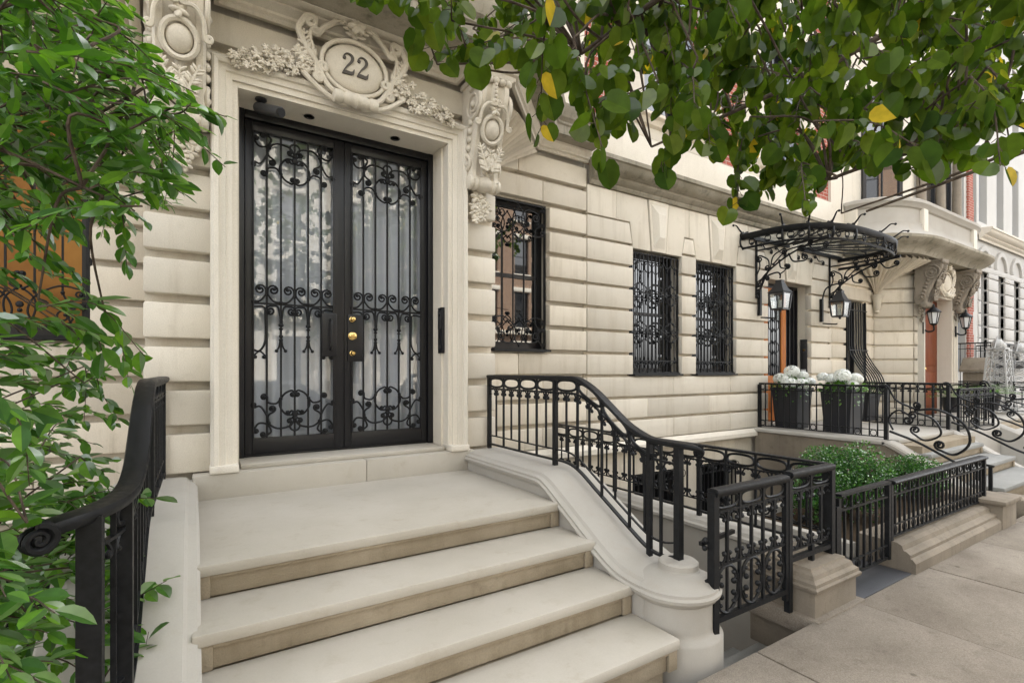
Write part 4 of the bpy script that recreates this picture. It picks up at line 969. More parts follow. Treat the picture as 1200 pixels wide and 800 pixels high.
def stoop_mid():
    T = thing('stone_stoop', 'grey stone stoop and terrace below the iron canopy', 'steps', (9.1, 3.4, 0))
    for k, (yn, yb, z) in enumerate(((2.95, 4.895, .60), (2.60, 2.98, .45), (2.25, 2.63, .30), (1.90, 2.28, .15))):
        b, f = MB(), MB(); step_block(b, f, 8.08, 10.08, yn, yb, z, .15); o = b.build('step', 'grey_stone' if k else 'cheek_stone', T, bevel=.01); f.build('riser', 'riser_stone', o, bevel=.003)
    MB().box(8.09, 10.07, 1.95, 4.89, -.3, .14).box(8.09, 10.07, 2.7, 4.89, .14, .54).build('core', 'riser_stone', T, smooth=0)
    for mx in (lambda x: x, lambda x: 18.16 - x):
        zt = [(4.895, .60), (3.2, .60), (3.05, .595), (2.9, .54), (2.5, .30), (2.2, .12), (2.0, .04), (1.85, .03)]
        w_ = MB().prism([(y, z - .06) for y, z in zt] + [(1.85, -1.4), (4.895, -1.4)], mx(7.88), mx(8.075), 'x').build('cheek_wall', 'pier_stone', T, smooth=0)
        cp = MB(); fl = lambda y: .12 * max(0, (2.7 - y) / .85) ** 1.5
        path = [(mx(7.97 - fl(q.x)), q.x, q.y) for q in catmull([(y, z, 0) for y, z in zt], 4)]
        ribbonx(cp, path, [(-.10, -.07), (-.13, -.055), (-.13, -.02), (-.11, 0), (.11, 0), (.13, -.02), (.13, -.055), (.10, -.07)])
        cp.build('coping', 'cheek_stone', w_, smooth=30)
        MB().box(mx(7.86) - .17, mx(7.86) + .17, 1.62, 1.95, -.3, .12).build('end_post', 'pier_stone', w_, bevel=.02)
stoop_mid()
def stoop_bay():
    T = thing('stone_stoop', 'stone stoop with low walls below the red door under the rounded bay', 'steps', (13.6, 3.6, 0))
    for k, (yn, z) in enumerate(((3.1, .60), (2.75, .45), (2.4, .30), (2.05, .15))):
        b, f = MB(), MB(); step_block(b, f, 12.5, 14.9, yn, 4.31 if k == 0 else yn + .4, z, .15); o = b.build('step', 'cheek_stone', T, bevel=.01); f.build('riser', 'riser_stone', o)
    MB().box(12.51, 14.89, 2.1, 4.3, -.3, .14).box(12.51, 14.89, 2.9, 4.3, .14, .54).build('core', 'riser_stone', T, smooth=0)
    for x in (12.1, 14.905): MB().prism([(4.8, .62), (3.1, .62), (2.0, .15), (1.75, .15), (1.75, -1.4), (4.8, -1.4)], x, x + .39, 'x').build('cheek_wall', 'cheek_stone', T, bevel=.01)
stoop_bay()
# low walls, gate pier, fence kerb
pr = thing('stone_pier', 'tan moulded stone pier between the two iron gates', 'pier', (3.5, 1.8, 0))
MB().box(3.24, 3.77, 1.62, 2.05, -.3, .17).build('shaft', 'pier_stone', pr, bevel=.006)
b = MB(); L_ = [(3.24, 2.05), (3.24, 1.62), (3.77, 1.62), (3.77, 2.05)]
b.sweepz([(-.15, .1705), (.02, .1705), (.025, .19), (.012, .20), (.01, .22), (-.012, .235), (-.02, .26), (-.045, .275), (-.05, .29), (-.15, .292)], L_, True)
b.box(3.36, 3.65, 1.74, 1.93, .18, .2915); b.build('cap', 'pier_stone', pr, smooth=30)
MB().box(3.2, 3.81, 1.58, 2.1, -.1, .012).build('base', 'sidewalk_concrete', pr, bevel=.004)
pk = thing('stone_plinth', 'long low stepped stone plinth under the iron planter fence', 'plinth', (5.6, 1.8, 0))
b = MB(); b.prism([(1.58, -.2), (1.58, .075), (1.60, .10), (1.615, .105), (1.615, .13), (1.64, .15), (1.66, .155), (1.67, .19), (1.70, .205), (1.98, .21), (1.98, -.2)], 4.62, 6.62, 'x')
b.build('plinth_block', 'pier_stone', pk, smooth=25)
MB().box(6.624, 7.05, 1.57, 2.02, -.2, .23).box(6.59, 7.09, 1.54, 2.05, .2305, .275).build('end_block', 'pier_stone', pk, bevel=.01)
struct(MB().box(3.79, 4.60, 1.60, 2.1, -.2, .006).build('pavement', 'slate', bevel=.004))
aw = thing('area_wall', 'low moulded stone wall along the sunken area beside the stoop', 'wall', (3.7, 3.3, 0))
MB().box(3.62, 3.80, 2.055, 4.89, -1.4, .20).build('shaft', 'cheek_stone', aw, smooth=0)
b = MB(); ribbonx(b, [(3.71, 4.89, .29), (3.71, 3.5, .29), (3.71, 2.055, .29)], [(-.10, -.09), (-.13, -.07), (-.13, -.045), (-.105, -.035), (-.09, -.01), (-.07, 0), (.07, 0), (.09, -.01), (.105, -.035), (.13, -.045), (.13, -.07), (.10, -.09)]); b.build('coping', 'cheek_stone', aw, smooth=30)
# area stair behind the gate
st = thing('area_stairs', 'grey stone stairs going down behind the tall iron gate', 'steps', (3.1, 3, 0))
for i in range(7):
    MB().box(2.63, 3.615, 1.66 + .25 * i, 1.93 + .25 * i, -1.5, -.30 - .17 * i).build('step', 'grey_stone', st, bevel=.01)
# planting bed behind the fence
bd = thing('planting_bed', 'raised planting bed with dark soil behind the planter fence', 'planter', (6, 2.4, 0))
MB().box(4.66, 7.70, 2.95, 3.05, -1.4, .12).box(4.56, 4.655, 2.0, 3.05, -1.4, .12).build('bed_wall', 'cheek_stone', bd, bevel=.008)
MB().box(4.656, 7.699, 1.985, 2.949, -1.3, .06).build('bed_soil', 'soil', bd, smooth=0)
# ================================================================== iron railings
class Path3:
    def __init__(s, ctrl, n=6, smooth=True):
        P = [Vector((x, y, zt)) for x, y, zt, zb in ctrl]; Q = [Vector((x, y, zb)) for x, y, zt, zb in ctrl]
        s.P = catmull(P, n) if smooth and len(P) > 2 else P; s.Q = catmull(Q, n) if smooth and len(Q) > 2 else Q
        s.L = [0]
        for p, q in zip(s.P, s.P[1:]): s.L.append(s.L[-1] + Vector((q.x - p.x, q.y - p.y)).length)
        s.len = s.L[-1]
    def at(s, d):
        d = max(-.2, min(d, s.len + .2))
        for i in range(len(s.L) - 1):
            if s.L[i + 1] >= d or i == len(s.L) - 2:
                t = (d - s.L[i]) / max(1e-9, s.L[i + 1] - s.L[i]); p = s.P[i].lerp(s.P[i + 1], t); q = s.Q[i].lerp(s.Q[i + 1], t); return p, q
    def top(s, d, v): p, q = s.at(d); return Vector((p.x, p.y, p.z + v))
    def bot(s, d, v): p, q = s.at(d); return Vector((q.x, q.y, q.z + v))
def rail_sweep(mb, pts, prof):
    P = [Vector(p) for p in pts]; rows = []
    for i, p in enumerate(P):
        t = P[min(i + 1, len(P) - 1)] - P[max(i - 1, 0)]; t.z = 0; sd = Vector((t.y, -t.x, 0)).normalized()
        rows.append([p + sd * a + Vector((0, 0, b)) for a, b in prof])
    mb.grid(rows, closev=True); k = len(prof); o = len(mb.v) - len(rows) * k
    mb.f.append(tuple(range(o, o + k))); mb.f.append(tuple(range(o + len(rows) * k - 1, o + (len(rows) - 1) * k - 1, -1)))
HAND = [(-.022, -.034), (-.03, -.026), (-.034, -.014), (-.030, -.004), (-.016, 0), (.016, 0), (.030, -.004), (.034, -.014), (.03, -.026), (.022, -.034)]
FLAT = [(-.026, -.018), (-.026, 0), (.026, 0), (.026, -.018)]
def vbar(x, y, z0, z1, w, name, parent, mt='wrought_iron'):
    return MB().box(x - w / 2, x + w / 2, y - w / 2, y + w / 2, z0, z1).build(name, mt, parent, smooth=0, bevel=.0015)
def railing(name, label, cat, ctrl, style='gothic', posts=(), step=.129, hand=HAND, smooth=True, post_w=.034, bar_w=.0165, low=.05, low2=.13, sub=.125, group=None, post_ext=0, count=None, ringr=.03):
    pa = Path3(ctrl, smooth=smooth); p0, q0 = pa.at(0); T = thing(name, label, cat, (p0.x, p0.y, q0.z), group)
    N = count or round(pa.len / step); st_ = pa.len / N; fine = [pa.len * i / (N * 4) for i in range(N * 4 + 1)]
    m = MB(); rail_sweep(m, [pa.top(d, 0) for d in fine], hand); m.build('handrail', 'wrought_iron', T, smooth=40)
    m = MB(); rail_sweep(m, [pa.top(d, -sub) for d in fine], [(-.010, -.012), (-.010, 0), (.010, 0), (.010, -.012)]); m.build('upper_rail', 'wrought_iron', T, smooth=0)
    m = MB(); rail_sweep(m, [pa.bot(d, low) for d in fine], [(-.013, -.014), (-.013, 0), (.013, 0), (.013, -.014)]); m.build('bottom_rail', 'wrought_iron', T, smooth=0)
    if low2:
        m = MB(); rail_sweep(m, [pa.bot(d, low2) for d in fine], [(-.007, -.010), (-.007, 0), (.007, 0), (.007, -.010)]); m.build('lower_rail', 'wrought_iron', T, smooth=0)
    for d in posts:
        p, q = pa.at(d); vbar(p.x, p.y, q.z - post_ext, p.z - .03, post_w, 'post', T)
    for i in range(N + 1):
        d = i * st_; p, q = pa.at(d)
        if any(abs(d - e) < st_ * .4 for e in posts): continue
        if style == 'gothic':
            if i % 2 == 0: vbar(p.x, p.y, q.z + low - .01, p.z - .02, bar_w, 'baluster', T)
            else: vbar(p.x, p.y, q.z + (low2 or low) - .005, p.z - sub, bar_w * .85, 'baluster', T)
        else: vbar(p.x, p.y, q.z + low - .01, p.z - (.02 if i % 2 == 0 else (sub if style != 'ringed' else .02)), bar_w, 'baluster', T)
    if style == 'gothic':
        for i in range(0, N - 1, 2):
            m = MB(); c = (i + 1) * st_; hw = st_ - bar_w * .7; hh = sub / 2 - .022; zc = -sub / 2 - .012
            P = []
            for k in range(25):
                a = 2 * pi * k / 24; ex = 2.6; ca, sa = cos(a), sin(a)
                P.append(pa.top(c + hw * math.copysign(abs(ca) ** (2 / ex), ca), zc + hh * math.copysign(abs(sa) ** (2 / ex), sa)))
            m.tube(P, .0105, 6); m.ball(pa.top(c, zc + hh), .011, n=6, m=4); m.ball(pa.top(c, zc - hh), .009, n=6, m=4)
            m.build('ring', 'wrought_iron', T)
        for i in range(N):
            m = MB(); c = (i + .5) * st_; hw = st_ / 2 - .012
            for sx in (-1, 1):
                iron(m, scroll2([(0.0, -.008), (hw * .55, -.014), (hw * .95, -.045)], None, (.014, -1), 5), lambda u, v: pa.top(c + sx * u, -sub + v), .0065)
            m.build('scroll', 'wrought_iron', T)
    elif style in ('panel', 'ringed'):
        for i in range(0, N, 2 if style == 'panel' else 2):
            m = MB(); c = (i + (1 if style == 'panel' else .5)) * st_
            if c > pa.len - st_ * .3: continue
            zc = -sub / 2 - .012
            m.tube([pa.top(c + ringr * cos(2 * pi * k / 16), zc + ringr * sin(2 * pi * k / 16)) for k in range(17)], .006, 5)
            cz = (low + low2) / 2 - .005 if low2 else low + ringr
            m.build('ring', 'wrought_iron', T); m = MB(); m.tube([pa.bot(c + ringr * cos(2 * pi * k / 16), cz + ringr * sin(2 * pi * k / 16)) for k in range(17)], .006, 5)
            m.build('ring', 'wrought_iron', T)
    return T, pa
# stoop of number 22, right side
R22 = [(2.4, 4.185, 1.50, .80), (2.4, 3.6, 1.50, .80), (2.4, 3.2, 1.50, .80), (2.4, 3.0, 1.50, .80), (2.4, 2.86, 1.49, .762), (2.4, 2.68, 1.41, .66), (2.4, 2.53, 1.31, .575), (2.4, 2.36, 1.20, .478), (2.4, 2.2, 1.138, .395), (2.4, 2.08, 1.125, .38), (2.4, 1.965, 1.122, .41)]
T, pa = railing('stoop_railing', 'black iron railing with oval rings between the numbered door and the iron gate', 'railing', R22, posts=(.0, 1.035), step=.129, count=17)
vbar(2.4, 1.965, .435, 1.10, .042, 'post', T); vbar(2.4, 2.187, .375, 1.11, .030, 'post', T)
m = MB(); rail_sweep(m, catmull([(2.4, 1.99, 1.122), (2.405, 1.93, 1.122), (2.42, 1.88, 1.118), (2.45, 1.85, 1.10)], 6), HAND); m.build('handrail_end', 'wrought_iron', T, smooth=40)
m = MB(); sp = [(2.45 + .004, 1.85 + .0, 1.10)] + [(2.455, 1.862 + .036 * (1 - k / 26) * cos(2 * pi * k / 12 - 2.2), 1.072 + .036 * (1 - k / 26) * sin(2 * pi * k / 12 + 1.2)) for k in range(24)]
m.tube(sp, .014, 7, r2=.007); m.ball((2.455, 1.862, 1.072), .018); m.build('volute', 'wrought_iron', T)
# left side, flaring outwards
L22 = [(-.17, 4.185, 1.50, .80), (-.175, 3.6, 1.50, .80), (-.18, 3.2, 1.50, .80), (-.18, 3.0, 1.50, .80), (-.18, 2.86, 1.48, .762), (-.18, 2.68, 1.40, .66), (-.18, 2.53, 1.30, .575), (-.18, 2.36, 1.20, .478), (-.19, 2.2, 1.145, .385), (-.22, 2.08, 1.13, .38), (-.275, 1.97, 1.125, .38)]
T, pa = railing('stoop_railing', 'black iron railing whose curled handrail end sticks out of the oval leaves', 'railing', L22, posts=(.0, 1.035), step=.129, count=17, hand=[(a * 1.15, b * 1.3) for a, b in HAND])
vbar(-.262, 1.985, .38, 1.10, .062, 'post', T); vbar(-.197, 2.17, .375, 1.11, .05, 'post', T)
m = MB(); big = [(a * 1.15, b * 1.3) for a, b in HAND]
rail_sweep(m, catmull([(-.262, 1.99, 1.125), (-.30, 1.935, 1.125), (-.345, 1.90, 1.118), (-.385, 1.885, 1.10)], 6), big); m.build('handrail_end', 'wrought_iron', T, smooth=40)
m = MB(); C0 = Vector((-.36, 1.86, 1.078)); dx = Vector((-.80, -.45, 0)).normalized()
for off in (-.018, .018):
    m.tube([C0 + Vector((.45, -.8, 0)) * off + dx * (.042 * (1 - k / 30) * cos(2 * pi * k / 14 + 1.5)) + Vector((0, 0, .042 * (1 - k / 30) * sin(2 * pi * k / 14 + 1.5))) for k in range(27)], .013, 7, r2=.006)
m.ball(C0, .022); m.build('volute', 'wrought_iron', T)
# railing along the area wall, running towards the house
PB = [(3.70, 1.78, .905, .29), (3.70, 4.86, .905, .29)]
T, pa = railing('area_railing', 'black iron railing on the low wall, running from the front gate back to the house', 'railing', PB, posts=(0, 1.03, 2.06, 3.06), step=.129, smooth=False, hand=FLAT, low2=.145, sub=.13, count=24)
for i in range(24):
    m = MB(); c = (i + .5) * pa.len / 24
    for sx in (-1, 1): iron(m, scroll2([(0, .008), (.03, .014), (.05, .045)], None, (.014, 1), 5), lambda u, v: pa.bot(c + sx * u, .145 + v), .0065)
    m.build('scroll', 'wrought_iron', T)
# tall gate with three big ovals
GY = 1.75
def gate_panel(name, label, cat, x0, x1, z0, z1, bars, rings, ovals, mid, lowbar=True, handw=FLAT):
    T = thing(name, label, cat, (x0, GY, z0))
    m = MB(); rail_sweep(m, [(x0 - .012, GY, z1), (x1, GY, z1)], [(a * 1.1, b * 1.3) for a, b in HAND]); m.build('handrail', 'wrought_iron', T, smooth=40)
    m = MB(); m.bar((x0, GY, z1 - .135), (x1, GY, z1 - .135), .013); m.bar((x0, GY, mid), (x1, GY, mid), .014)
    if ovals: m.bar((x0, GY, z0 + .02), (x1, GY, z0 + .02), .03)
    m.build('cross_rail', 'wrought_iron', T)
    w = (x1 - x0) / bars
    for i in range(1, bars):
        x = x0 + w * i; vbar(x, GY, mid if i % 2 or not ovals else z0 + .02, z1 - .02 if i % 2 == 0 else z1 - .135, .017, 'bar', T)
        if ovals and i % 2 == 0: pass
    for i in range(rings):
        m = MB(); cx = x0 + (x1 - x0) * (i + .5) / rings; rr = (x1 - x0) / rings / 2 - .016
        m.tube([(cx + rr * math.copysign(abs(cos(a)) ** .7, cos(a)), GY, z1 - .083 + .036 * math.copysign(abs(sin(a)) ** .8, sin(a))) for a in [2 * pi * k / 24 for k in range(25)]], .0075, 5); m.build('ring', 'wrought_iron', T)
    for i in range(bars):
        m = MB(); cx = x0 + w * (i + .5); hw = w / 2 - .012
        for sx in (-1, 1):
            iron(m, scroll2([(0, -.010), (hw * .6, -.016), (hw * .95, -.045)], None, (.013, -1), 5), lambda u, v: Vector((cx + sx * u, GY, z1 - .135 + v)), .0065)
            iron(m, scroll2([(0, .010), (hw * .6, .016), (hw * .95, .05)], None, (.013, 1), 5), lambda u, v: Vector((cx + sx * u, GY, mid + v)), .007)
        m.build('scroll', 'wrought_iron', T)
    if ovals:
        for i in range(ovals):
            m = MB(); cx = x0 + (x1 - x0) * (i + .5) / ovals; rx = (x1 - x0) / ovals / 2 - .012; zc = (z0 + .03 + mid) / 2; rz = (mid - z0 - .05) / 2
            m.tube([(cx + rx * cos(2 * pi * k / 28), GY, zc + rz * sin(2 * pi * k / 28)) for k in range(29)], .010, 5)
            for sx in (-1, 1):
                for sz in (-1, 1):
                    iron(m, scroll2([(rx * .55, rz * .62), (rx * .72, rz * .42), (rx * .55, rz * .25)], None, None, 4), lambda u, v: Vector((cx + sx * u, GY - .002, zc + sz * v)), .0065)
                    m.ball((cx + sx * rx * .55, GY - .004, zc + sz * rz * .25), .017)
            m.build('oval', 'wrought_iron', T)
            vbar(cx, GY, z0 + .03, mid, .014, 'bar', T)
    return T
g = gate_panel('iron_gate', 'tall black iron gate with three large ovals, beside the round stone post', 'gate', 2.43, 3.13, .14, .89, 6, 3, 3, .455)
vbar(2.425, GY, .02, .87, .046, 'post', g); vbar(3.14, GY, .10, .87, .03, 'post', g)
m = MB(); m.ball((2.40, GY + .03, .60), .02).ball((2.39, GY + .03, .56), .016).bar((2.38, GY + .05, .58), (2.68, GY + .05, .60), .022).bar((2.36, GY + .05, .34), (2.42, GY + .02, .38), .02); m.build('latch', 'wrought_iron', g)
g = gate_panel('fixed_panel', 'short black iron panel standing on the tan stone pier', 'fence', 3.18, 3.70, .38, .905, 4, 2, 0, .40)
vbar(3.175, GY, .02, .89, .038, 'post', g); vbar(3.70, GY, .29, .89, .045, 'post', g); vbar(3.45, GY, .29, .40, .03, 'foot', g)
MB().bar((3.18, GY, .345), (3.70, GY, .345), .03).build('base_rail', 'wrought_iron', g)
# lower gate and fence
T, pa = railing('iron_gate', 'low black iron gate with small rings above the dark slate threshold', 'gate', [(3.80, GY, .68, .07), (4.585, GY, .68, .07)], 'panel', posts=(0, .785), smooth=False, hand=FLAT, count=8, low=.02, low2=.115, sub=.115, ringr=.032, post_w=.035)
vbar(3.765, GY, .0, .60, .045, 'gate_post', T)
T, pa = railing('planter_fence', 'long low black iron fence with rings on the stepped stone plinth', 'fence', [(4.625, GY, .68, .22), (6.76, GY, .68, .22)], 'panel', posts=(0, 2.135), smooth=False, hand=[(a * 1.2, b) for a, b in HAND], count=24, low=.02, low2=.105, sub=.115, ringr=.032, post_w=.038, post_ext=.01)
# stoop under the canopy: left railing, right railing, sloping scrolls
def scroll_fan(T, x, y0, z0, y1, z1):
    """big flowing scrolls filling the sloping part of a rail, from (y0, z0) down to (y1, z1)"""
    mp = lambda u, v: Vector((x, y0 + (y1 - y0) * u, v)); L = abs(y1 - y0)
    m = MB()
    for pts, c0, c1, r in (([(0, z0 - .02), (.10, z0 - .20), (.30, z0 - .30)], (.06, 1), (.05, 1), .013),
                           ([(.02, z0 - .62), (.35, z0 - .74), (.75, z0 - .95), (.95, z0 - 1.02)], None, (.05, -1), .016),
                           ([(.30, z0 - .32), (.55, z0 - .30), (.80, z0 - .45), (.86, z0 - .68), (.72, z0 - .84), (.55, z0 - .80)], None, (.06, -1), .015),
                           ([(.06, z0 - .60), (.01, z0 - .45), (.12, z0 - .33), (.26, z0 - .40)], None, (.06, -1), .012),
                           ([(.30, z0 - .34), (.50, z0 - .42), (.58, z0 - .60), (.42, z0 - .70), (.28, z0 - .62)], (.05, 1), (.055, -1), .013)):
        P = [mp(p.x, p.y) for p in scroll2([(a * 1.0, b) for a, b in pts], (c0[0], c0[1]) if c0 else None, (c1[0], c1[1]) if c1 else None)]
        m.tube(P, r, 6); m.ball(P[-1], r * 1.6)
    return m.build('scroll', 'wrought_iron', T)
for x, lb in ((7.97, 'black iron railing with rings beside the two black planters, ending in big scrolls'), (10.19, 'black iron railing with rings on the far wall of the canopy stoop')):
    T, pa = railing('stoop_railing', lb, 'railing', [(x, 4.87, 1.34, .60), (x, 3.06, 1.34, .60)], 'ringed', posts=(0, 1.81), smooth=False, hand=[(a * .8, b * .8) for a, b in HAND], count=18, low=.04, low2=.13, sub=.11, ringr=.04, bar_w=.015, post_w=.045)
    scroll_fan(T, x, 3.04, 1.34, 2.05, .3)
    sx_ = -.12 if x < 9 else .12; vbar(x + sx_ * .6, 1.98, .03, .42, .035, 'post', T)
    MB().tube(catmull([(x, 2.2, .42), (x + sx_ * .4, 2.08, .43), (x + sx_ * .6, 1.95, .42)], 5), .014, 6).build('handrail', 'wrought_iron', T)
T, pa = railing('area_railing', 'black iron railing with ring pattern in front of the rounded bay', 'railing', [(10.42, 3.0, 1.25, .55), (12.1, 3.0, 1.25, .55)], 'gothic', posts=(0, .84, 1.68), smooth=False, hand=FLAT, count=14, low2=.15)
MB().box(10.36, 12.095, 2.9, 3.1, -1.4, .545).build('base_wall', 'cheek_stone', T, bevel=.01)
for x, lb in ((12.3, 'scrolled black iron railing on the near wall of the stoop below the rounded bay'), (15.1, 'scrolled black iron railing on the far wall of the stoop below the rounded bay')):
    T, pa = railing('stoop_railing', lb, 'railing', [(x, 4.7, 1.3, .62), (x, 3.15, 1.3, .62)], 'gothic', posts=(0, .77, 1.55), smooth=False, hand=FLAT, count=12, low2=.15)
    scroll_fan(T, x, 3.13, 1.34, 2.1, .3)
# ================================================================== iron and glass canopy
def canopy():
    T = thing('iron_canopy', 'black wrought iron and glass canopy over the entrance of the middle house', 'canopy', (9.1, 4.9, 3.5))
    cx, Y, rx, ry = 9.10, 4.895, 1.55, 1.22
    def E(a, k=1.0, z=0): return Vector((cx - rx * k * math.copysign(abs(cos(a)) ** .7, cos(a)), Y - ry * k * abs(sin(a)) ** .6, z))
    n = 48; A = [pi * i / n for i in range(n + 1)]
    m = MB()
    m.grid([[E(a, 1.0, 3.50), E(a, 1.02, 3.49), E(a, 1.03, 3.52), E(a, 1.0, 3.535)] for a in A], closev=True)
    m.grid([[E(a, .99, 3.645), E(a, 1.03, 3.645), E(a, 1.055, 3.68), E(a, 1.06, 3.725), E(a, 1.04, 3.73), E(a, .98, 3.70)] for a in A], closev=True)
    m.build('rim', 'wrought_iron', T, smooth=40)
    for i in range(0, n, 2):
        m = MB(); a = (A[i] + A[i + 1]) / 2; tv = (E(a + .01) - E(a - .01)).normalized(); c = E(a, 1.01, 3.60)
        for s_ in (-1, 1):
            iron(m, scroll2([(.0, -.055), (.035, -.03), (.04, .02), (.0, .055)], (.018, -1), (.018, 1), 4), lambda u, v: c + tv * s_ * u + Vector((0, 0, v)), .0085)
        m.build('valance_scroll', 'wrought_iron', T)
    for i in range(0, n + 1, 5):      # upright crest fins
        m = MB(); a = A[i]; d = (E(a, 1.1) - E(a, 1.0)).normalized()
        m.tube(catmull([E(a, .92, 3.80), E(a, 1.0, 3.76), E(a, 1.06, 3.80), E(a, 1.12, 3.86), E(a, 1.17, 3.85)], 5), .018, 6, r2=.008)
        m.tube(catmull([E(a, 1.0, 3.50), E(a, 1.05, 3.58), E(a, 1.04, 3.70), E(a, 1.0, 3.78)], 5), .016, 6); m.ball(E(a, 1.17, 3.85), .02); m.build('crest_fin', 'wrought_iron', T)
    m = MB()
    for i in range(0, n + 1, 5): m.bar(E(A[i], 1.0, 3.70), Vector((cx + (E(A[i]).x - cx) * .25, Y, 3.75)), .022)
    m.bar((cx - rx - .08, Y - .01, 3.72), (cx + rx + .08, Y - .01, 3.72), .06); m.build('rib', 'wrought_iron', T)
    m = MB(); m.grid([[E(a, 1.0, 3.725) for a in A], [E(a, .6, 3.745) for a in A], [E(a, .2, 3.765) for a in A], [Vector((cx, Y - .002, 3.775)) for a in A]]); m.build('glass', 'canopy_glass', T, fixn=False)
    for x in (7.90, 10.30):
        b = MB(); b.bar((x, Y - .012, 2.78), (x, Y - .012, 3.70), .028); b.bar((x, Y, 3.52), (x, Y - 1.15, 3.52), .024)
        b.tube(catmull([(x, Y - .02, 2.92), (x, Y - .18, 3.12), (x, Y - .48, 3.32), (x, Y - .85, 3.46), (x, Y - 1.15, 3.5)], 6), .015, 6)
        mp = lambda u, v: Vector((x, Y - u, v))
        for pts, c0, c1 in (([(.03, 3.0), (.20, 3.12), (.22, 3.32), (.10, 3.42)], (.05, 1), (.06, 1)), ([(.02, 2.86), (.10, 2.92), (.16, 3.05)], (.03, 1), (.04, -1)),
                            ([(.25, 3.2), (.30, 3.38), (.45, 3.46)], (.05, -1), (.05, -1)), ([(.55, 3.36), (.62, 3.24), (.78, 3.22)], None, (.055, 1)), ([(.85, 3.45), (.95, 3.34), (1.1, 3.36)], (.04, -1), (.045, 1)),
                            ([(.40, 3.29), (.42, 3.18), (.52, 3.14)], None, (.04, 1)), ([(.02, 3.12), (.07, 3.25), (.05, 3.4)], (.03, -1), (.03, 1)), ([(.30, 3.25), (.5, 3.42), (.75, 3.46)], None, (.05, -1))):
            iron(b, scroll2(pts, c0, c1), mp, .012, 6)
        b.ball((x, Y - .02, 2.76), .03); b.build('bracket', 'wrought_iron', T)
    m = MB()       # cresting between the brackets, below the wall beam
    mp = lambda u, v: Vector((u, Y - .02, v))
    for k in range(5):
        u0 = 8.05 + .43 * k
        iron(m, scroll2([(u0, 3.66), (u0 + .12, 3.58), (u0 + .26, 3.60)], (.03, 1), (.045, -1)), mp, .009)
    m.build('wall_scroll', 'wrought_iron', T)
    return T
canopy()
def hanging_lantern(x, y, label):
    T = thing('wall_lantern', label, 'lantern', (x, y, 2.5), 'square glass lanterns flanking the canopy door')
    Y = 4.9; z0, z1 = 2.54, 2.78; w = .12
    m = MB(); m.bar((x - .06, Y - .03, 2.45), (x - .06, Y - .03, 2.88), .05)
    m.tube(catmull([(x - .06, Y - .05, 2.42), (x - .07, y + .06, 2.39), (x - .05, y + .02, 2.40)], 6), .012, 6)
    m.tube(catmull([(x - .06, Y - .04, 2.84), (x - .05, Y - .10, 3.06), (x - .02, y + .06, 3.13), (x, y, 3.10), (x, y, 3.03)], 6), .013, 6)
    iron(m, scroll2([(0, 3.10), (.07, 3.14), (.12, 3.20)], None, (.03, 1)), lambda u, v: Vector((x, y - u, v)), .010)
    m.build('bracket', 'wrought_iron', T)
    m = MB()
    for k in range(4):
        a = pi / 4 + k * pi / 2; c = Vector((x + w * 1.414 * cos(a), y + w * 1.414 * sin(a))); d = Vector((x + w * 1.15 * cos(a), y + w * 1.15 * sin(a)))
        m.bar((d.x, d.y, z0), (c.x, c.y, z1), .022)
    q = lambda s_, z: [(x - s_, y - s_, z), (x + s_, y - s_, z), (x + s_, y + s_, z), (x - s_, y + s_, z)]
    for s_, z, h_ in ((w * .83, z0 - .02, .025), (w * 1.02, z1 - .005, .03)): m.box(x - s_, x + s_, y - s_, y + s_, z, z + h_)
    m.grid([q(w * 1.15, z1 + .02), q(w * .75, z1 + .08), q(w * .42, z1 + .18), q(w * .36, z1 + .19)], closev=True); o = len(m.v); m.f.append((o - 4, o - 3, o - 2, o - 1))
    m.box(x - .05, x + .05, y - .05, y + .05, z1 + .18, z1 + .22); m.ball((x, y, z0 - .035), .025)
    m.build('frame', 'dark_metal', T, smooth=30)
    g = MB()
    for (a, b_) in ((0, 1), (1, 2), (2, 3), (3, 0)):
        lo, hi = q(w * .80, z0), q(w * .98, z1); g.add([lo[a], lo[b_], hi[b_], hi[a]], [(0, 1, 2, 3)])
    g.build('glass', 'lantern_glass', T, smooth=0, fixn=False)
    m = MB()
    for dx in (-.03, .03): m.tube([(x + dx, y, z0 + .01), (x + dx, y, z0 + .14)], .012, 8)
    m.build('candle', 'white_petal', T)
hanging_lantern(8.03, 4.56, 'square glass lantern hanging between the barred windows and the orange door'); hanging_lantern(10.03, 4.58, 'square glass lantern hanging between the orange door and the bellied window guard')
def coach_lamp(x, label, wall=4.25):
    y = wall - .17; T = thing('coach_lamp', label, 'lamp', (x, y, 2.4), 'black coach lamps flanking the red door'); z0 = 2.50
    m = MB(); m.box(x - .05, x + .05, wall - .02, wall + .0, 2.30, 2.54); m.tube(catmull([(x, wall - .02, 2.38), (x, wall - .08, 2.34), (x, y, 2.36), (x, y, 2.47)], 6), .016, 6); m.build('bracket', 'wrought_iron', T)
    m = MB(); m.lathe([(.03, -.04), (.06, -.02), (.065, .0), (.03, .01)], (x, y, z0), 8); m.lathe([(.13, .225), (.135, .235), (.05, .32), (.02, .34), (.02, .37), (.008, .40)], (x, y, z0), 8)
    for k in range(6): a = pi * k / 3; m.bar((x + .062 * cos(a), y + .062 * sin(a), z0), (x + .105 * cos(a), y + .105 * sin(a), z0 + .23), .012)
    m.build('frame', 'wrought_iron', T); MB().lathe([(.055, 0), (.098, .225)], (x, y, z0), 6).build('glass', 'clear_lamp', T, smooth=0)
coach_lamp(12.80, 'black coach lamp seen against the red door'); coach_lamp(14.60, 'black coach lamp seen against the brick strip beyond the red door')
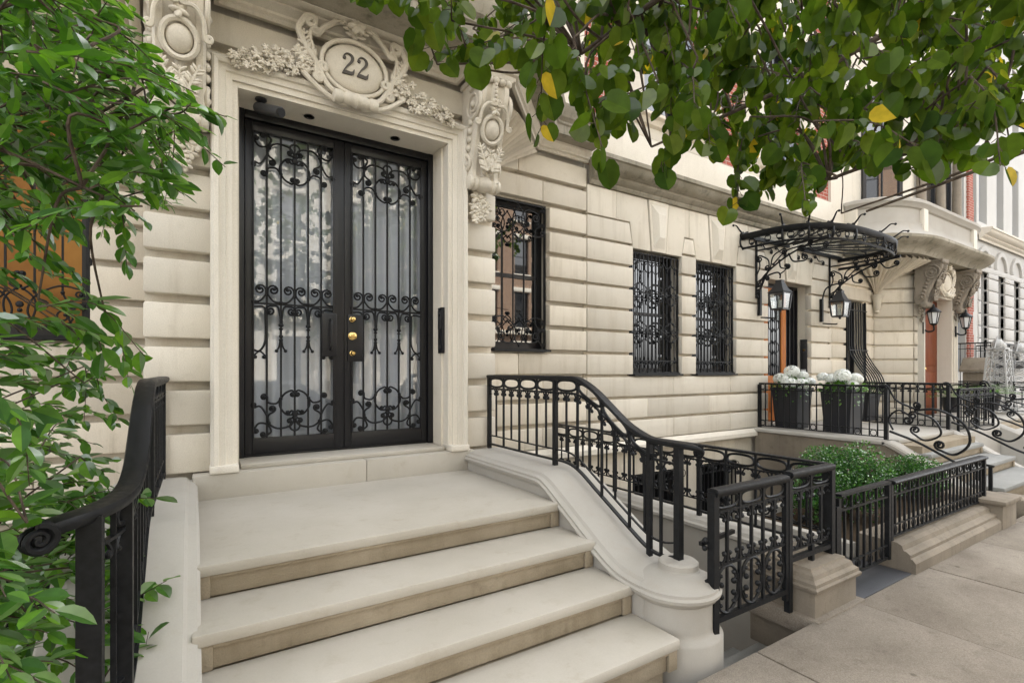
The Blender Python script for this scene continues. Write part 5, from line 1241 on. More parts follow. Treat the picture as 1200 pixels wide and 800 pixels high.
# lattice obelisks and a gabled brownstone post in front of the far white house
def obelisk(x, y, label):
    T = thing('iron_obelisk', label, 'trellis', (x, y, 0), 'white lattice obelisks by the far stoop'); m = MB(); h0, h1, w = .5, 2.0, .24
    MB().box(x - .3, x + .3, y - .3, y + .3, 0, .5).build('base', 'white_paint', T, bevel=.02)
    for k in range(4):
        a = pi / 4 + k * pi / 2; c = lambda t, b_: Vector((x + w * (1 - .45 * t) * 1.414 * cos(b_), y + w * (1 - .45 * t) * 1.414 * sin(b_), h0 + (h1 - h0) * t))
        m.bar(c(0, a), c(1, a), .03); b_ = a + pi / 2
        for i in range(8):
            t0, t1 = i / 8, (i + 1) / 8; m.bar(c(t0, a), c(t1, b_), .014); m.bar(c(t0, b_), c(t1, a), .014)
    m.build('lattice', 'galvanised', T)
    MB().ball((x, y, h1 + .12), .11).tube([(x - .2, y, h1 + .02), (x, y, h1 + .3), (x + .2, y, h1 + .02)], .012, 5).box(x - .16, x + .16, y - .16, y + .16, h1, h1 + .04).build('finial', 'galvanised', T)
for x, lb in ((14.9, 'tallest-looking lattice obelisk, just beyond the stoop scrolls'), (16.3, 'middle lattice obelisk beyond the stoop scrolls'), (17.7, 'lattice obelisk farthest from the red door')): obelisk(x, 3.62 if x < 15 else 3.9, lb)
pt = thing('brownstone_post', 'small gabled brownstone gate post below the far balcony', 'post', (13.9, 3.75, 0))
MB().box(15.55, 15.95, 4.02, 4.4, 0, 1.5).build('shaft', 'pier_stone', pt, bevel=.01); MB().prism([(15.48, 1.505), (16.02, 1.505), (16.02, 1.56), (15.75, 1.85), (15.48, 1.56)], 3.97, 4.45).build('cap', 'orange_wood' if False else 'pier_stone', pt, bevel=.01)
# ================================================================== plants
def leaf_mesh(mb, o, d, up, L, W_, kind='oval', curlv=.12):
    """one leaf: o = base, d = direction to tip, up = face normal"""
    d = d.normalized(); sd = d.cross(up); sd = sd.normalized() if sd.length > 1e-4 else d.orthogonal().normalized(); n = sd.cross(d)
    if kind == 'heart': out = [(-.04, .20), (.04, .42), (.28, .56), (.58, .55), (.83, .36), (.94, .15)]; mid = [.07, .36, .68, 1.0]; hs = ((0, 0, 1, 2, 1), (1, 2, 3, 2), (2, 3, 4, 5, 3))
    elif kind == 'oval': out = [(.12, .24), (.34, .44), (.60, .46), (.84, .26)]; mid = [0, .32, .66, 1.0]; hs = None
    else: out = [(.3, .4), (.7, .35)]; mid = [0, .5, 1.0]; hs = None
    cz = lambda t: -curlv * t * t * L
    M_ = [o + d * L * t + n * cz(t) for t in mid]
    vs = list(M_); nm = len(mid)
    for s_ in (-1, 1):
        for t, w_ in out: vs.append(o + d * L * t + sd * s_ * w_ * W_ + n * (cz(t) + abs(w_) * W_ * .22))
    k = len(out)
    for s_, base in ((0, nm), (1, nm + k)):
        q = lambda *ix: mb_f.append(tuple(ix))
        mb_f = []
        if kind == 'heart': q(0, base, base + 1, base + 2, 1); q(1, base + 2, base + 3, 2); q(2, base + 3, base + 4, base + 5, 3)
        elif kind == 'oval': q(0, base, base + 1, 1); q(1, base + 1, base + 2, 2); q(2, base + 2, base + 3, 3)
        else: q(0, base, 1); q(1, base, base + 1); q(1, base + 1, 2)
        if s_ == 0: faces = mb_f
        else: faces = faces + mb_f
    mb.add(vs, faces)
def rv(s=1): return Vector((random.gauss(0, s), random.gauss(0, s), random.gauss(0, s)))
def boxwood(x, y, z, r, h, label, n=5200):
    T = thing('boxwood_shrub', label, 'shrub', (x, y, z), 'boxwood shrubs behind the planter fence')
    m = MB(); lumps = [(Vector((random.uniform(-.5, .5) * r, random.uniform(-.5, .5) * r, random.uniform(.3, .75) * h)), random.uniform(.30, .46) * r) for _ in range(22)] + [(Vector((0, 0, h * .45)), r * .8)]
    for i in range(n):
        c, rr = random.choice(lumps); d = rv().normalized(); p = Vector((x, y, z)) + c + d * rr * random.uniform(.82, 1.03)
        if p.z < z: continue
        leaf_mesh(m, p, (d * .5 + rv(.6)), (d + rv(.5)), random.uniform(.020, .028), .020, 'small', .1)
    m.build('foliage', 'boxwood_leaf', T, smooth=0, fixn=False)
    s = MB()
    for k in range(7): a = k * .9; s.tube([(x, y, z - .05), (x + .2 * r * cos(a), y + .2 * r * sin(a), z + .3 * h), (x + .5 * r * cos(a), y + .5 * r * sin(a), z + .7 * h)], .012, 5)
    s.build('stem', 'bark', T)
boxwood(5.62, 2.50, .06, .50, .74, 'broad clipped boxwood in the middle of the planting bed', 13000)
boxwood(5.06, 2.55, .06, .30, .58, 'small boxwood pressed against the corner of the tall iron railing', 9000)
boxwood(7.08, 2.42, .06, .36, .52, 'boxwood growing below the big iron scrolls of the canopy stoop', 9000)
def planter(x, y, label, s=.22, h=.66):
    z = .602; T = thing('planter', label, 'planter', (x, y, z), 'black tapered planters on the stoop terrace')
    q = lambda k, zz: [(x - s * k, y - s * k, z + zz), (x + s * k, y - s * k, z + zz), (x + s * k, y + s * k, z + zz), (x - s * k, y + s * k, z + zz)]
    m = MB(); m.grid([q(.80, 0), q(.81, .02), q(.99, h - .05), q(1.06, h - .045), q(1.07, h), q(.96, h), q(.93, h - .06)], closev=True); m.f.append((0, 3, 2, 1)); m.build('pot', 'planter_black', T, smooth=0, bevel=.004)
    MB().box(x - s * .95, x + s * .95, y - s * .95, y + s * .95, z + h - .09, z + h - .055).build('soil', 'soil', T, smooth=0)
    return z + h
def hydrangea(x, y, z, label):
    T = thing('hydrangea', label, 'plant', (x, y, z), 'white hydrangeas in the black planters')
    lf = MB()
    for i in range(230):
        d = Vector((random.gauss(0, 1), random.gauss(0, 1), random.gauss(.2, .6))).normalized(); p = Vector((x, y, z + .02)) + Vector((d.x * .26, d.y * .26, abs(d.z) * .18)) * random.uniform(.4, 1.1)
        leaf_mesh(lf, p, d + rv(.4), Vector((0, 0, 1)) + rv(.4), random.uniform(.06, .10), .055, 'oval')
    for i in range(60):      # trailing ivy
        a = random.uniform(0, 6.3); p = Vector((x + .25 * cos(a), y + .25 * sin(a), z - random.uniform(0, .18))); leaf_mesh(lf, p, Vector((cos(a), sin(a), -1)), Vector((cos(a), sin(a), .3)), .035, .03, 'oval')
    lf.build('foliage', 'fern_leaf', T, smooth=0, fixn=False)
    st_ = MB()
    for k in range(10):
        a = k * 2 * pi / 9 + random.uniform(-.3, .3); rr = random.uniform(.15, .27) if k else 0; c = Vector((x + rr * cos(a), y + rr * sin(a), z + random.uniform(.10, .26) + (.08 if not k else 0))); R_ = random.uniform(.075, .118)
        m = MB()
        for i in range(260):
            d = rv().normalized(); nn = d
            if d.z < -.6: continue
            p = c + Vector((d.x, d.y, d.z * .82)) * R_
            t = nn.orthogonal().normalized(); b_ = nn.cross(t); a1 = random.random() * 6
            for j in range(4):
                e = t * cos(a1 + j * pi / 2) + b_ * sin(a1 + j * pi / 2); f = nn.cross(e); w = .012
                m.add([p, p + e * w + f * w * .6, p + e * w * 1.8 + nn * .003, p + e * w - f * w * .6], [(0, 1, 2, 3)])
        m.build('flower_head', 'white_petal', T, smooth=0, fixn=False); st_.tube([(x, y, z - .03), tuple(c)], .005, 5)
    st_.build('stem', 'fern_leaf', T)
for y, w_, lb in ((4.55, 'by the orange door', 'black planter with hydrangeas, the one by the orange door'), (3.80, 'farther out from the door', 'black planter with hydrangeas, the one farther out from the door')):
    zt = planter(8.36 if y > 4 else 8.40, y, lb); hydrangea(8.36 if y > 4 else 8.40, y, zt - .05, 'white hydrangea in the black planter ' + w_)
def fern(x, y, z, label, h=.35, pot=True, n=46):
    T = thing('fern', label, 'plant', (x, y, z), None)
    m = MB()
    for i in range(n):
        a = random.uniform(0, 6.3); el = random.uniform(.3, 1.2); L = h * random.uniform(.7, 1.2); P = [Vector((x, y, z)) + Vector((cos(a) * cos(el) * L * t * (1 + .4 * t), sin(a) * cos(el) * L * t * (1 + .4 * t), L * sin(el) * t - .35 * L * t * t)) for t in (0, .2, .4, .6, .8, 1)]
        for p, q in zip(P[1:], P[2:]):
            for s_ in (-1, 1):
                for u in (0, .5): d = (q - p).normalized(); sd = d.cross(Vector((0, 0, 1))).normalized() * s_; leaf_mesh(m, p.lerp(q, u), sd + d * .5, Vector((0, 0, 1)), .07 * h / .35, .022, 'small')
    m.build('frond', 'fern_leaf', T, smooth=0, fixn=False)
    if pot: MB().lathe([(.10, -.30), (.15, -.02), (.16, 0), (.13, 0), (.12, -.04)], (x, y, z), 20).build('pot', 'planter_black', T)
fern(12.25 + .35, 3.75, 1.02, 'green fern in a black pot before the near jamb of the red door', .42); fern(14.25, 3.55, 1.02, 'green fern in a black pot before the far jamb of the red door', .42)
pz = planter(10.75, 4.55, 'low black planter below the pot-bellied window guard', .24, .5); fern(10.75, 4.55, pz, 'bushy green plant below the pot-bellied window guard', .42, False, 60)
# ================================================================== trees
LIND = [(0.38,1.24,2.64),(0.55,1.31,2.53),(0.59,1.51,2.79),(0.51,1.38,2.74),(0.71,1.45,2.64),(0.93,1.91,3.1),(0.61,1.28,2.68),(0.66,1.4,2.91),(0.8,1.42,2.64),(1.04,1.76,3.03),(0.91,1.6,3.02),(0.86,1.47,3.04),(0.82,1.27,2.52),(1.0,1.43,2.81),(0.87,1.3,2.78),(1.23,1.91,3.48),(0.74,1.01,2.33),(1.26,1.69,3.0),(1.12,1.54,2.97),(1.58,2.01,3.61),(0.87,1.0,2.28),(2.07,2.37,3.41),(1.89,2.07,3.36),(1.22,1.39,2.82),(1.55,1.67,3.19),(0.92,1.1,2.65),(2.07,2.38,4.09),(1.12,1.2,2.91),(1.0,1.08,2.33),(1.27,1.29,2.58),(1.06,1.09,2.47),(2.5,2.67,3.89),(2.2,2.28,3.65),(1.72,1.81,3.34),(1.05,1.09,2.69),(2.44,2.43,4.26),(1.03,1.09,2.8),(1.3,1.38,3.17),(1.03,1.01,2.34),(2.05,1.83,3.19),(2.57,2.37,3.75),(2.29,2.15,3.7),(1.44,1.3,2.9),(2.56,2.44,4.19),(2.4,2.22,4.09),(1.95,1.8,3.72),(1.21,0.99,2.32),(1.28,1.04,2.42),(2.22,1.99,3.28),(1.37,1.12,2.63),(1.19,1.06,2.6),(2.14,1.78,3.46),(1.45,1.31,2.97),(1.16,0.96,2.71),(2.57,2.14,4.21),(1.44,1.08,2.36),(2.38,1.9,3.0),(2.59,2.03,3.27),(1.19,0.97,2.41),(2.11,1.59,3.11),(1.42,1.12,2.68),(2.08,1.7,3.34),(2.63,2.14,3.96),(1.9,1.44,3.32),(1.6,1.25,3.1),(1.32,1.07,2.93),(1.69,1.2,2.46),(2.93,2.04,3.27),(2.88,2.12,3.41),(2.83,2.04,3.43),(1.58,1.09,2.67),(1.52,1.08,2.71),(2.32,1.6,3.36),(1.23,0.89,2.6),(2.19,1.53,3.49),(1.36,0.99,2.82),(1.94,1.35,3.4),(1.61,1.04,2.29),(1.96,1.23,2.53),(3.1,2.07,3.24),(2.89,1.87,3.26),(1.59,1.01,2.55),(2.58,1.75,3.36),(1.6,1.02,2.7),(3.09,2.05,3.92),(2.01,1.3,3.18),(2.15,1.35,3.35),(2.59,1.72,3.89),(1.3,0.89,2.77),(1.83,1.06,2.29),(3.3,2.05,3.09),(2.4,1.43,2.72),(3.02,1.72,3.18),(2.74,1.61,3.12),(2.69,1.56,3.21),(3.29,1.99,3.73),(3.27,1.92,3.85),(1.82,1.11,2.9),(3.52,2.02,4.27),(2.22,1.29,3.37),(2.16,1.36,3.49),(2.51,1.47,3.79),(1.59,0.83,2.15),(1.71,0.98,2.28),(3.65,1.92,3.23),(2.05,1.17,2.63),(1.93,1.01,2.56),(3.07,1.74,3.4),(2.1,1.1,2.86),(3.17,1.71,3.64),(3.48,1.95,4.03),(1.72,0.98,2.87),(2.06,1.17,3.21),(3.56,1.99,4.46),(2.98,1.6,4.07),(2.09,1.01,2.37),(2.77,1.36,2.75),(2.73,1.37,2.89),(3.4,1.7,3.35),(1.88,0.9,2.58),(2.38,1.17,2.92),(2.2,1.12,2.95),(1.55,0.75,2.58),(3.61,1.87,4.17),(3.46,1.68,4.1),(2.73,1.37,3.66),(1.91,0.93,3.06),(1.98,0.87,2.36),(2.46,1.09,2.66),(2.87,1.37,3.0),(3.66,1.71,3.52),(3.68,1.66,3.69),(3.0,1.4,3.37),(3.07,1.43,3.52),(2.99,1.39,3.57),(3.71,1.63,4.13),(3.12,1.4,3.87),(2.83,1.23,3.75),(1.54,0.63,2.19),(2.94,1.21,2.91),(2.04,0.89,2.55),(3.86,1.58,3.6),(4.05,1.63,3.8),(1.6,0.64,2.48),(3.06,1.34,3.5),(1.66,0.69,2.66),(2.51,1.0,3.26),(3.57,1.52,4.2),(3.02,1.32,3.92),(2.34,0.86,2.48),(2.42,0.9,2.6),(3.44,1.31,3.23),(1.71,0.62,2.39),(2.37,0.87,2.83),(3.29,1.2,3.45),(3.2,1.24,3.53),(1.7,0.66,2.66),(3.93,1.55,4.24),(1.89,0.68,2.89),(1.85,0.72,2.92),(2.17,0.72,2.36),(1.98,0.7,2.37),(4.27,1.53,3.5),(3.88,1.39,3.39),(2.49,0.85,2.8),(4.04,1.46,3.75),(2.19,0.74,2.82),(3.69,1.32,3.84),(1.77,0.62,2.69),(4.33,1.47,4.46),(4.27,1.53,4.62),(2.5,0.74,2.44),(4.37,1.43,3.27),(3.71,1.14,3.1),(2.02,0.65,2.5),(3.07,0.96,3.05),(2.77,0.84,2.96),(3.77,1.24,3.7),(2.33,0.75,2.91),(2.3,0.71,2.96),(2.77,0.85,3.3),(2.26,0.72,3.06),(1.84,0.55,2.26),(4.19,1.15,3.2),(3.17,0.94,2.96),(3.84,1.1,3.37),(2.87,0.81,2.98),(3.04,0.89,3.2),(4.07,1.12,3.8),(2.12,0.61,2.79),(4.35,1.23,4.19),(3.27,0.96,3.68),(3.53,0.98,3.91),(1.75,0.45,2.22),(2.24,0.6,2.51),(2.7,0.69,2.77),(3.69,0.97,3.34),(3.86,0.97,3.47),(4.58,1.19,4.04),(3.45,0.87,3.51),(4.35,1.14,4.17),(2.25,0.54,2.93),(4.71,1.24,4.64),(2.33,0.56,2.46),(4.51,1.08,3.44),(4.31,0.97,3.48),(2.68,0.64,2.85),(4.5,1.06,3.86),(2.8,0.62,3.01),(4.58,1.07,4.16),(1.94,0.44,2.68),(4.42,1.06,4.34),(1.92,0.39,2.28),(2.9,0.56,2.72),(4.49,0.94,3.54),(4.94,0.93,3.9),(1.98,0.41,2.54),(3.26,0.69,3.29),(4.08,0.81,3.81),(3.72,0.73,3.74),(3.3,0.7,3.62),(2.66,0.48,2.59),(2.94,0.52,2.78),(4.04,0.76,3.32),(2.57,0.44,2.74),(3.38,0.62,3.24),(4.48,0.79,3.88),(2.85,0.5,3.12),(3.61,0.63,3.61),(3.91,0.69,3.92)]
LEFT = [(-0.33,2.52,3.13),(-0.33,2.22,2.94),(-0.35,2.05,2.82),(-0.36,1.92,2.71),(-0.45,2.19,2.85),(-0.67,2.97,3.28),(-0.72,2.96,3.29),(-0.5,1.78,2.57),(-0.19,1.55,2.49),(-0.27,1.89,2.69),(-0.36,2.16,2.84),(-0.49,2.69,3.14),(-0.4,1.8,2.59),(-0.62,2.38,2.86),(-0.91,3.27,3.35),(-0.3,2.5,3.05),(-0.37,2.65,3.09),(-0.47,2.94,3.24),(-0.39,2.18,2.8),(-0.39,1.94,2.65),(-0.4,1.84,2.56),(-0.66,2.83,3.07),(-0.69,2.73,3.0),(-0.85,3.15,3.24),(-0.32,2.77,3.1),(-0.35,2.57,3.0),(-0.45,2.85,3.12),(-0.52,2.95,3.18),(-0.33,1.67,2.44),(-0.57,2.66,2.98),(-0.55,2.4,2.79),(-0.58,2.34,2.76),(-0.5,1.9,2.51),(-0.28,2.59,2.98),(-0.25,1.94,2.62),(-0.29,1.95,2.58),(-0.43,2.55,2.87),(-0.52,2.78,2.97),(-0.56,2.74,2.97),(-0.63,2.8,2.96),(-0.68,2.82,2.95),(-0.69,2.67,2.88),(-0.55,2.0,2.54),(-0.27,2.72,3.01),(-0.38,2.67,2.94),(-0.46,2.8,2.97),(-0.31,1.69,2.41),(-0.54,2.71,2.88),(-0.63,2.86,2.97),(-0.46,1.94,2.5),(-0.74,2.93,2.96),(-0.16,1.98,2.56),(-0.25,2.5,2.8),(-0.3,2.44,2.79),(-0.24,1.7,2.37),(-0.42,2.62,2.8),(-0.35,1.91,2.47),(-0.44,2.21,2.61),(-0.57,2.62,2.75),(-0.65,2.78,2.82),(-0.6,2.36,2.61),(-0.51,1.88,2.41),(-0.14,2.1,2.57),(-0.23,2.68,2.87),(-0.2,1.87,2.44),(-0.2,1.56,2.29),(-0.42,2.84,2.89),(-0.47,2.78,2.85),(-0.56,3.0,2.89),(-0.46,2.22,2.55),(-0.58,2.59,2.71),(-0.61,2.51,2.67),(-0.47,1.83,2.34),(-0.11,1.85,2.41),(-0.14,1.76,2.36),(-0.2,1.9,2.41),(-0.36,2.43,2.65),(-0.48,2.88,2.83),(-0.35,1.89,2.35),(-0.39,1.88,2.34),(-0.38,1.7,2.28),(-0.58,2.39,2.55),(-0.51,1.97,2.36),(-0.83,3.02,2.78),(-0.14,2.7,2.76),(-0.19,2.59,2.71),(-0.16,1.67,2.28),(-0.33,2.81,2.74),(-0.31,2.26,2.49),(-0.43,2.41,2.54),(-0.37,1.86,2.31),(-0.48,2.23,2.46),(-0.62,2.63,2.6),(-0.61,2.42,2.49),(-0.58,2.14,2.38),(-0.06,1.5,2.19),(-0.15,1.77,2.28),(-0.25,1.92,2.32),(-0.27,1.76,2.27),(-0.38,2.21,2.43),(-0.41,2.16,2.39),(-0.38,1.83,2.25),(-0.64,2.83,2.61),(-0.58,2.37,2.44),(-0.49,1.86,2.23),(-0.75,2.71,2.54),(-0.03,1.52,2.17),(-0.07,1.51,2.16),(-0.17,2.5,2.53),(-0.25,2.23,2.4),(-0.21,1.59,2.17),(-0.42,2.74,2.57),(-0.51,2.95,2.63),(-0.49,2.56,2.51),(-0.57,2.72,2.52),(-0.39,1.7,2.16),(-0.56,2.28,2.38),(-0.62,2.37,2.39),(-0.74,2.64,2.48),(-0.02,1.79,2.24),(-0.07,1.97,2.3),(-0.12,2.08,2.33),(-0.21,2.66,2.55),(-0.2,2.0,2.3),(-0.26,2.16,2.34),(-0.39,2.79,2.55),(-0.41,2.55,2.45),(-0.39,2.17,2.31),(-0.42,2.12,2.29),(-0.48,2.21,2.29),(-0.47,2.01,2.22),(-0.81,3.23,2.6),(-0.65,2.42,2.34),(-0.03,2.21,2.37),(-0.1,2.65,2.49),(-0.16,2.68,2.52),(-0.15,1.78,2.19),(-0.18,1.74,2.16),(-0.22,1.75,2.15),(-0.42,2.92,2.56),(-0.37,2.27,2.32),(-0.39,2.14,2.26),(-0.5,2.46,2.35),(-0.57,2.58,2.37),(-0.64,2.68,2.4),(-0.49,1.9,2.14),(-0.74,2.71,2.37),(-0.07,2.21,2.28),(-0.15,2.81,2.5),(-0.13,1.67,2.12),(-0.22,2.27,2.3),(-0.21,1.76,2.1),(-0.35,2.55,2.33),(-0.45,2.82,2.46),(-0.36,2.04,2.18),(-0.53,2.71,2.39),(-0.38,1.75,2.06),(-0.42,1.81,2.09),(-0.81,3.22,2.52),(-0.82,3.09,2.46),(-0.11,1.93,2.14),(-0.13,1.7,2.05),(-0.29,2.88,2.42),(-0.3,2.46,2.31),(-0.42,2.55,2.27),(-0.39,2.14,2.15),(-0.35,1.72,2.03),(-0.55,2.49,2.23),(-0.64,2.49,2.22),(-0.69,2.5,2.21),(-0.16,2.4,2.23),(-0.17,1.9,2.07),(-0.28,2.53,2.26),(-0.24,1.86,2.06),(-0.43,2.84,2.3),(-0.33,1.95,2.06),(-0.36,1.88,2.06),(-0.55,2.63,2.22),(-0.47,1.91,2.03),(-0.55,2.07,2.06),(-0.84,2.99,2.3),(-0.2,2.53,2.22),(-0.27,2.61,2.22),(-0.34,2.77,2.22),(-0.38,2.25,2.11),(-0.41,2.19,2.06),(-0.59,2.61,2.15),(-0.75,3.07,2.28),(-0.52,2.0,2.02),(-0.8,2.88,2.22),(-0.2,2.11,2.02),(-0.31,2.67,2.19),(-0.22,1.59,1.92),(-0.37,2.35,2.08),(-0.37,2.11,2.01),(-0.49,2.49,2.09),(-0.6,2.79,2.14),(-0.41,1.76,1.92),(-0.48,1.95,1.96),(-0.51,1.91,1.93),(-0.92,3.27,2.21),(-0.52,1.93,1.9),(-0.36,1.99,1.91),(-0.46,2.96,1.92),(-0.44,2.14,1.81),(-0.22,1.73,1.65),(-0.32,2.1,1.68),(-0.35,1.94,1.68),(-0.59,2.87,1.74),(-0.43,1.87,1.65),(-0.5,1.98,1.65),(-0.22,2.24,1.61),(-0.36,2.44,1.64),(-0.54,2.7,1.61),(-0.44,1.98,1.61),(-0.5,2.03,1.59),(-0.46,1.72,1.58),(-0.29,2.79,1.55),(-0.47,3.07,1.56),(-0.5,2.8,1.57),(-0.43,1.75,1.54),(-0.6,2.23,1.56),(-0.33,2.94,1.44),(-0.4,2.88,1.44),(-0.47,2.81,1.48),(-0.58,3.01,1.44),(-0.45,2.09,1.49),(-0.45,1.86,1.48),(-0.47,1.8,1.5),(-0.42,3.1,1.31),(-0.52,2.79,1.35),(-0.39,1.85,1.41),(-0.53,2.28,1.39),(-0.55,2.14,1.41),(-0.61,2.17,1.4),(-0.48,3.17,1.23),(-0.48,2.71,1.29),(-0.61,3.03,1.25),(-0.36,1.6,1.4),(-0.59,2.37,1.32),(-0.55,2.02,1.35),(-0.42,2.95,1.17),(-0.52,3.07,1.17),(-0.63,3.21,1.11),(-0.44,2.02,1.28),(-0.55,2.27,1.27),(-0.61,2.27,1.29),(-0.3,2.48,1.12),(-0.41,2.76,1.1),(-0.58,3.33,1.02),(-0.49,2.44,1.19),(-0.4,1.78,1.25),(-0.49,1.99,1.23),(-0.49,1.82,1.28),(-0.41,2.81,1.02),(-0.48,2.79,1.0),(-0.5,2.55,1.05),(-0.48,2.14,1.16),(-0.46,1.86,1.2),(-0.53,1.99,1.19),(-0.32,2.69,0.93),(-0.48,2.8,0.9),(-0.64,3.26,0.81),(-0.48,2.16,1.1),(-0.54,2.2,1.07),(-0.5,1.87,1.17),(-0.33,2.78,0.79),(-0.39,2.67,0.83),(-0.52,3.05,0.76),(-0.52,2.65,0.89),(-0.46,2.07,1.02),(-0.46,1.88,1.1),(-0.62,2.31,0.99),(-0.34,3.03,0.66),(-0.4,2.81,0.72),(-0.38,2.27,0.87),(-0.55,2.83,0.77),(-0.42,1.93,0.99),(-0.4,1.65,1.08),(-0.53,1.99,1.01),(-0.28,2.63,0.67),(-0.33,2.45,0.76),(-0.38,2.31,0.81),(-0.61,3.22,0.56),(-0.47,2.22,0.84),(-0.4,1.68,1.02),(-0.55,2.12,0.9),(-0.52,1.84,1.0),(-0.36,2.79,0.54),(-0.46,2.94,0.5),(-0.44,2.43,0.72),(-0.34,1.64,0.97),(-0.53,2.27,0.79),(-0.6,2.35,0.76),(-0.6,2.17,0.86),(-0.25,2.41,0.58),(-0.41,3.14,0.33),(-0.38,2.4,0.61),(-0.53,2.88,0.45),(-0.47,2.07,0.79),(-0.49,1.8,0.92),(-0.28,2.73,0.36),(-0.3,2.31,0.57),(-0.41,2.66,0.45),(-0.52,2.86,0.38),(-0.4,1.94,0.78),(-0.4,1.75,0.84),(-0.41,1.62,0.92),(-0.56,2.01,0.78),(-0.23,2.29,0.47),(-0.41,3.16,0.09),(-0.35,2.27,0.52),(-0.54,2.99,0.24),(-0.43,2.08,0.63),(-0.54,2.32,0.57),(-0.51,2.0,0.7),(-0.32,2.57,0.25),(-0.43,2.8,0.19),(-0.51,2.85,0.18),(-0.55,2.68,0.3),(-0.36,1.59,0.83),(-0.55,2.18,0.58),(-0.66,2.42,0.48),(-0.61,2.93,0.99),(-0.58,2.95,0.98),(-0.44,2.71,0.99),(-0.41,2.78,1.0),(-0.28,2.52,1.05),(-0.2,2.41,1.04),(-0.69,3.31,0.82),(-0.59,3.02,0.83),(-0.55,3.28,0.8),(-0.39,2.76,0.88),(-0.32,2.66,0.91),(-0.25,3.05,0.77),(-0.76,3.52,0.65),(-0.5,2.61,0.85),(-0.44,2.71,0.82),(-0.39,2.79,0.8),(-0.32,2.73,0.79),(-0.26,2.86,0.72),(-0.58,2.7,0.75),(-0.58,3.02,0.66),(-0.46,2.88,0.68),(-0.38,2.76,0.68),(-0.27,2.44,0.79),(-0.26,2.74,0.7),(-0.72,3.32,0.47),(-0.54,2.85,0.6),(-0.52,3.04,0.51),(-0.47,3.28,0.44),(-0.31,2.54,0.65),(-0.2,2.48,0.66),(-0.69,3.19,0.42),(-0.51,2.76,0.53),(-0.44,2.69,0.54),(-0.4,3.0,0.44),(-0.36,3.19,0.33),(-0.3,3.24,0.31),(-0.6,2.82,0.43),(-0.64,3.3,0.24),(-0.48,2.93,0.4),(-0.35,2.54,0.48),(-0.36,3.08,0.24),(-0.24,2.81,0.37),(-0.66,3.08,0.25),(-0.59,2.99,0.26),(-0.48,2.82,0.32),(-0.36,2.5,0.44),(-0.28,2.65,0.34),(-0.19,2.38,0.44),(-0.6,2.86,0.27),(-0.65,3.46,-0.05),(-0.48,3.01,0.15),(-0.42,2.87,0.17),(-0.32,2.86,0.18),(-0.26,2.96,0.11),(-0.73,3.51,-0.18),(-0.61,3.12,0.01),(-0.48,2.9,0.08),(-0.48,3.26,-0.12),(-0.3,2.56,0.21),(-0.18,2.38,0.25)]
def spray(lf, tw, c, L, n, size, kind, droop, parent_pt, wid, spread=.6, dirbias=None):
    """a twig through c with alternating leaves"""
    d = ((dirbias or Vector((0, 0, 0))) + rv(.55)); d.z -= droop * .5; d = d.normalized(); a = c - d * L * .5; b_ = c + d * L * .5 + Vector((0, 0, -droop * L * .3)); md = (a + b_) / 2 + Vector((0, 0, L * .10)) + rv(.02)
    P = catmull([a, md, b_], 6); tw.tube(P, .0032, 4, r2=.0014)
    if parent_pt is not None: 
        q = catmull([parent_pt, (parent_pt + a) / 2 + rv(.05) + Vector((0, 0, .05)), a], 5); tw.tube(q, .005, 5, r2=.003)
    for i in range(n):
        t = (i + .5) / n; j = int(t * (len(P) - 1)); p = P[j].lerp(P[min(j + 1, len(P) - 1)], t * (len(P) - 1) - j); td = (P[min(j + 1, len(P) - 1)] - P[max(0, j - 1)]).normalized()
        sd = td.cross(Vector((0, 0, 1))); sd = (sd.normalized() if sd.length > .01 else Vector((1, 0, 0))) * (1 if i % 2 else -1)
        s_ = size * random.uniform(.5, 1.25)
        if kind == 'heart':
            pd = (sd * .8 + td * .5 + Vector((0, 0, -.5)) + rv(.3)).normalized(); o = p + pd * s_ * .45; tw.tube([p, o], .0011, 3, cap=False)
            dd = (pd * .6 + Vector((0, 0, -1.0)) + rv(.38)); nn = Vector((-.25, -.6, .45)) + rv(.55)
        else:
            o = p + sd * .004; dd = sd * .8 + td * .75 + Vector((0, 0, -.15)) + rv(.28); nn = Vector((0, 0, 1)) + rv(.38)
        leaf_mesh(lf, o, dd, nn, s_, s_ * wid * random.uniform(.85, 1.1), kind, random.uniform(-.05, .3))
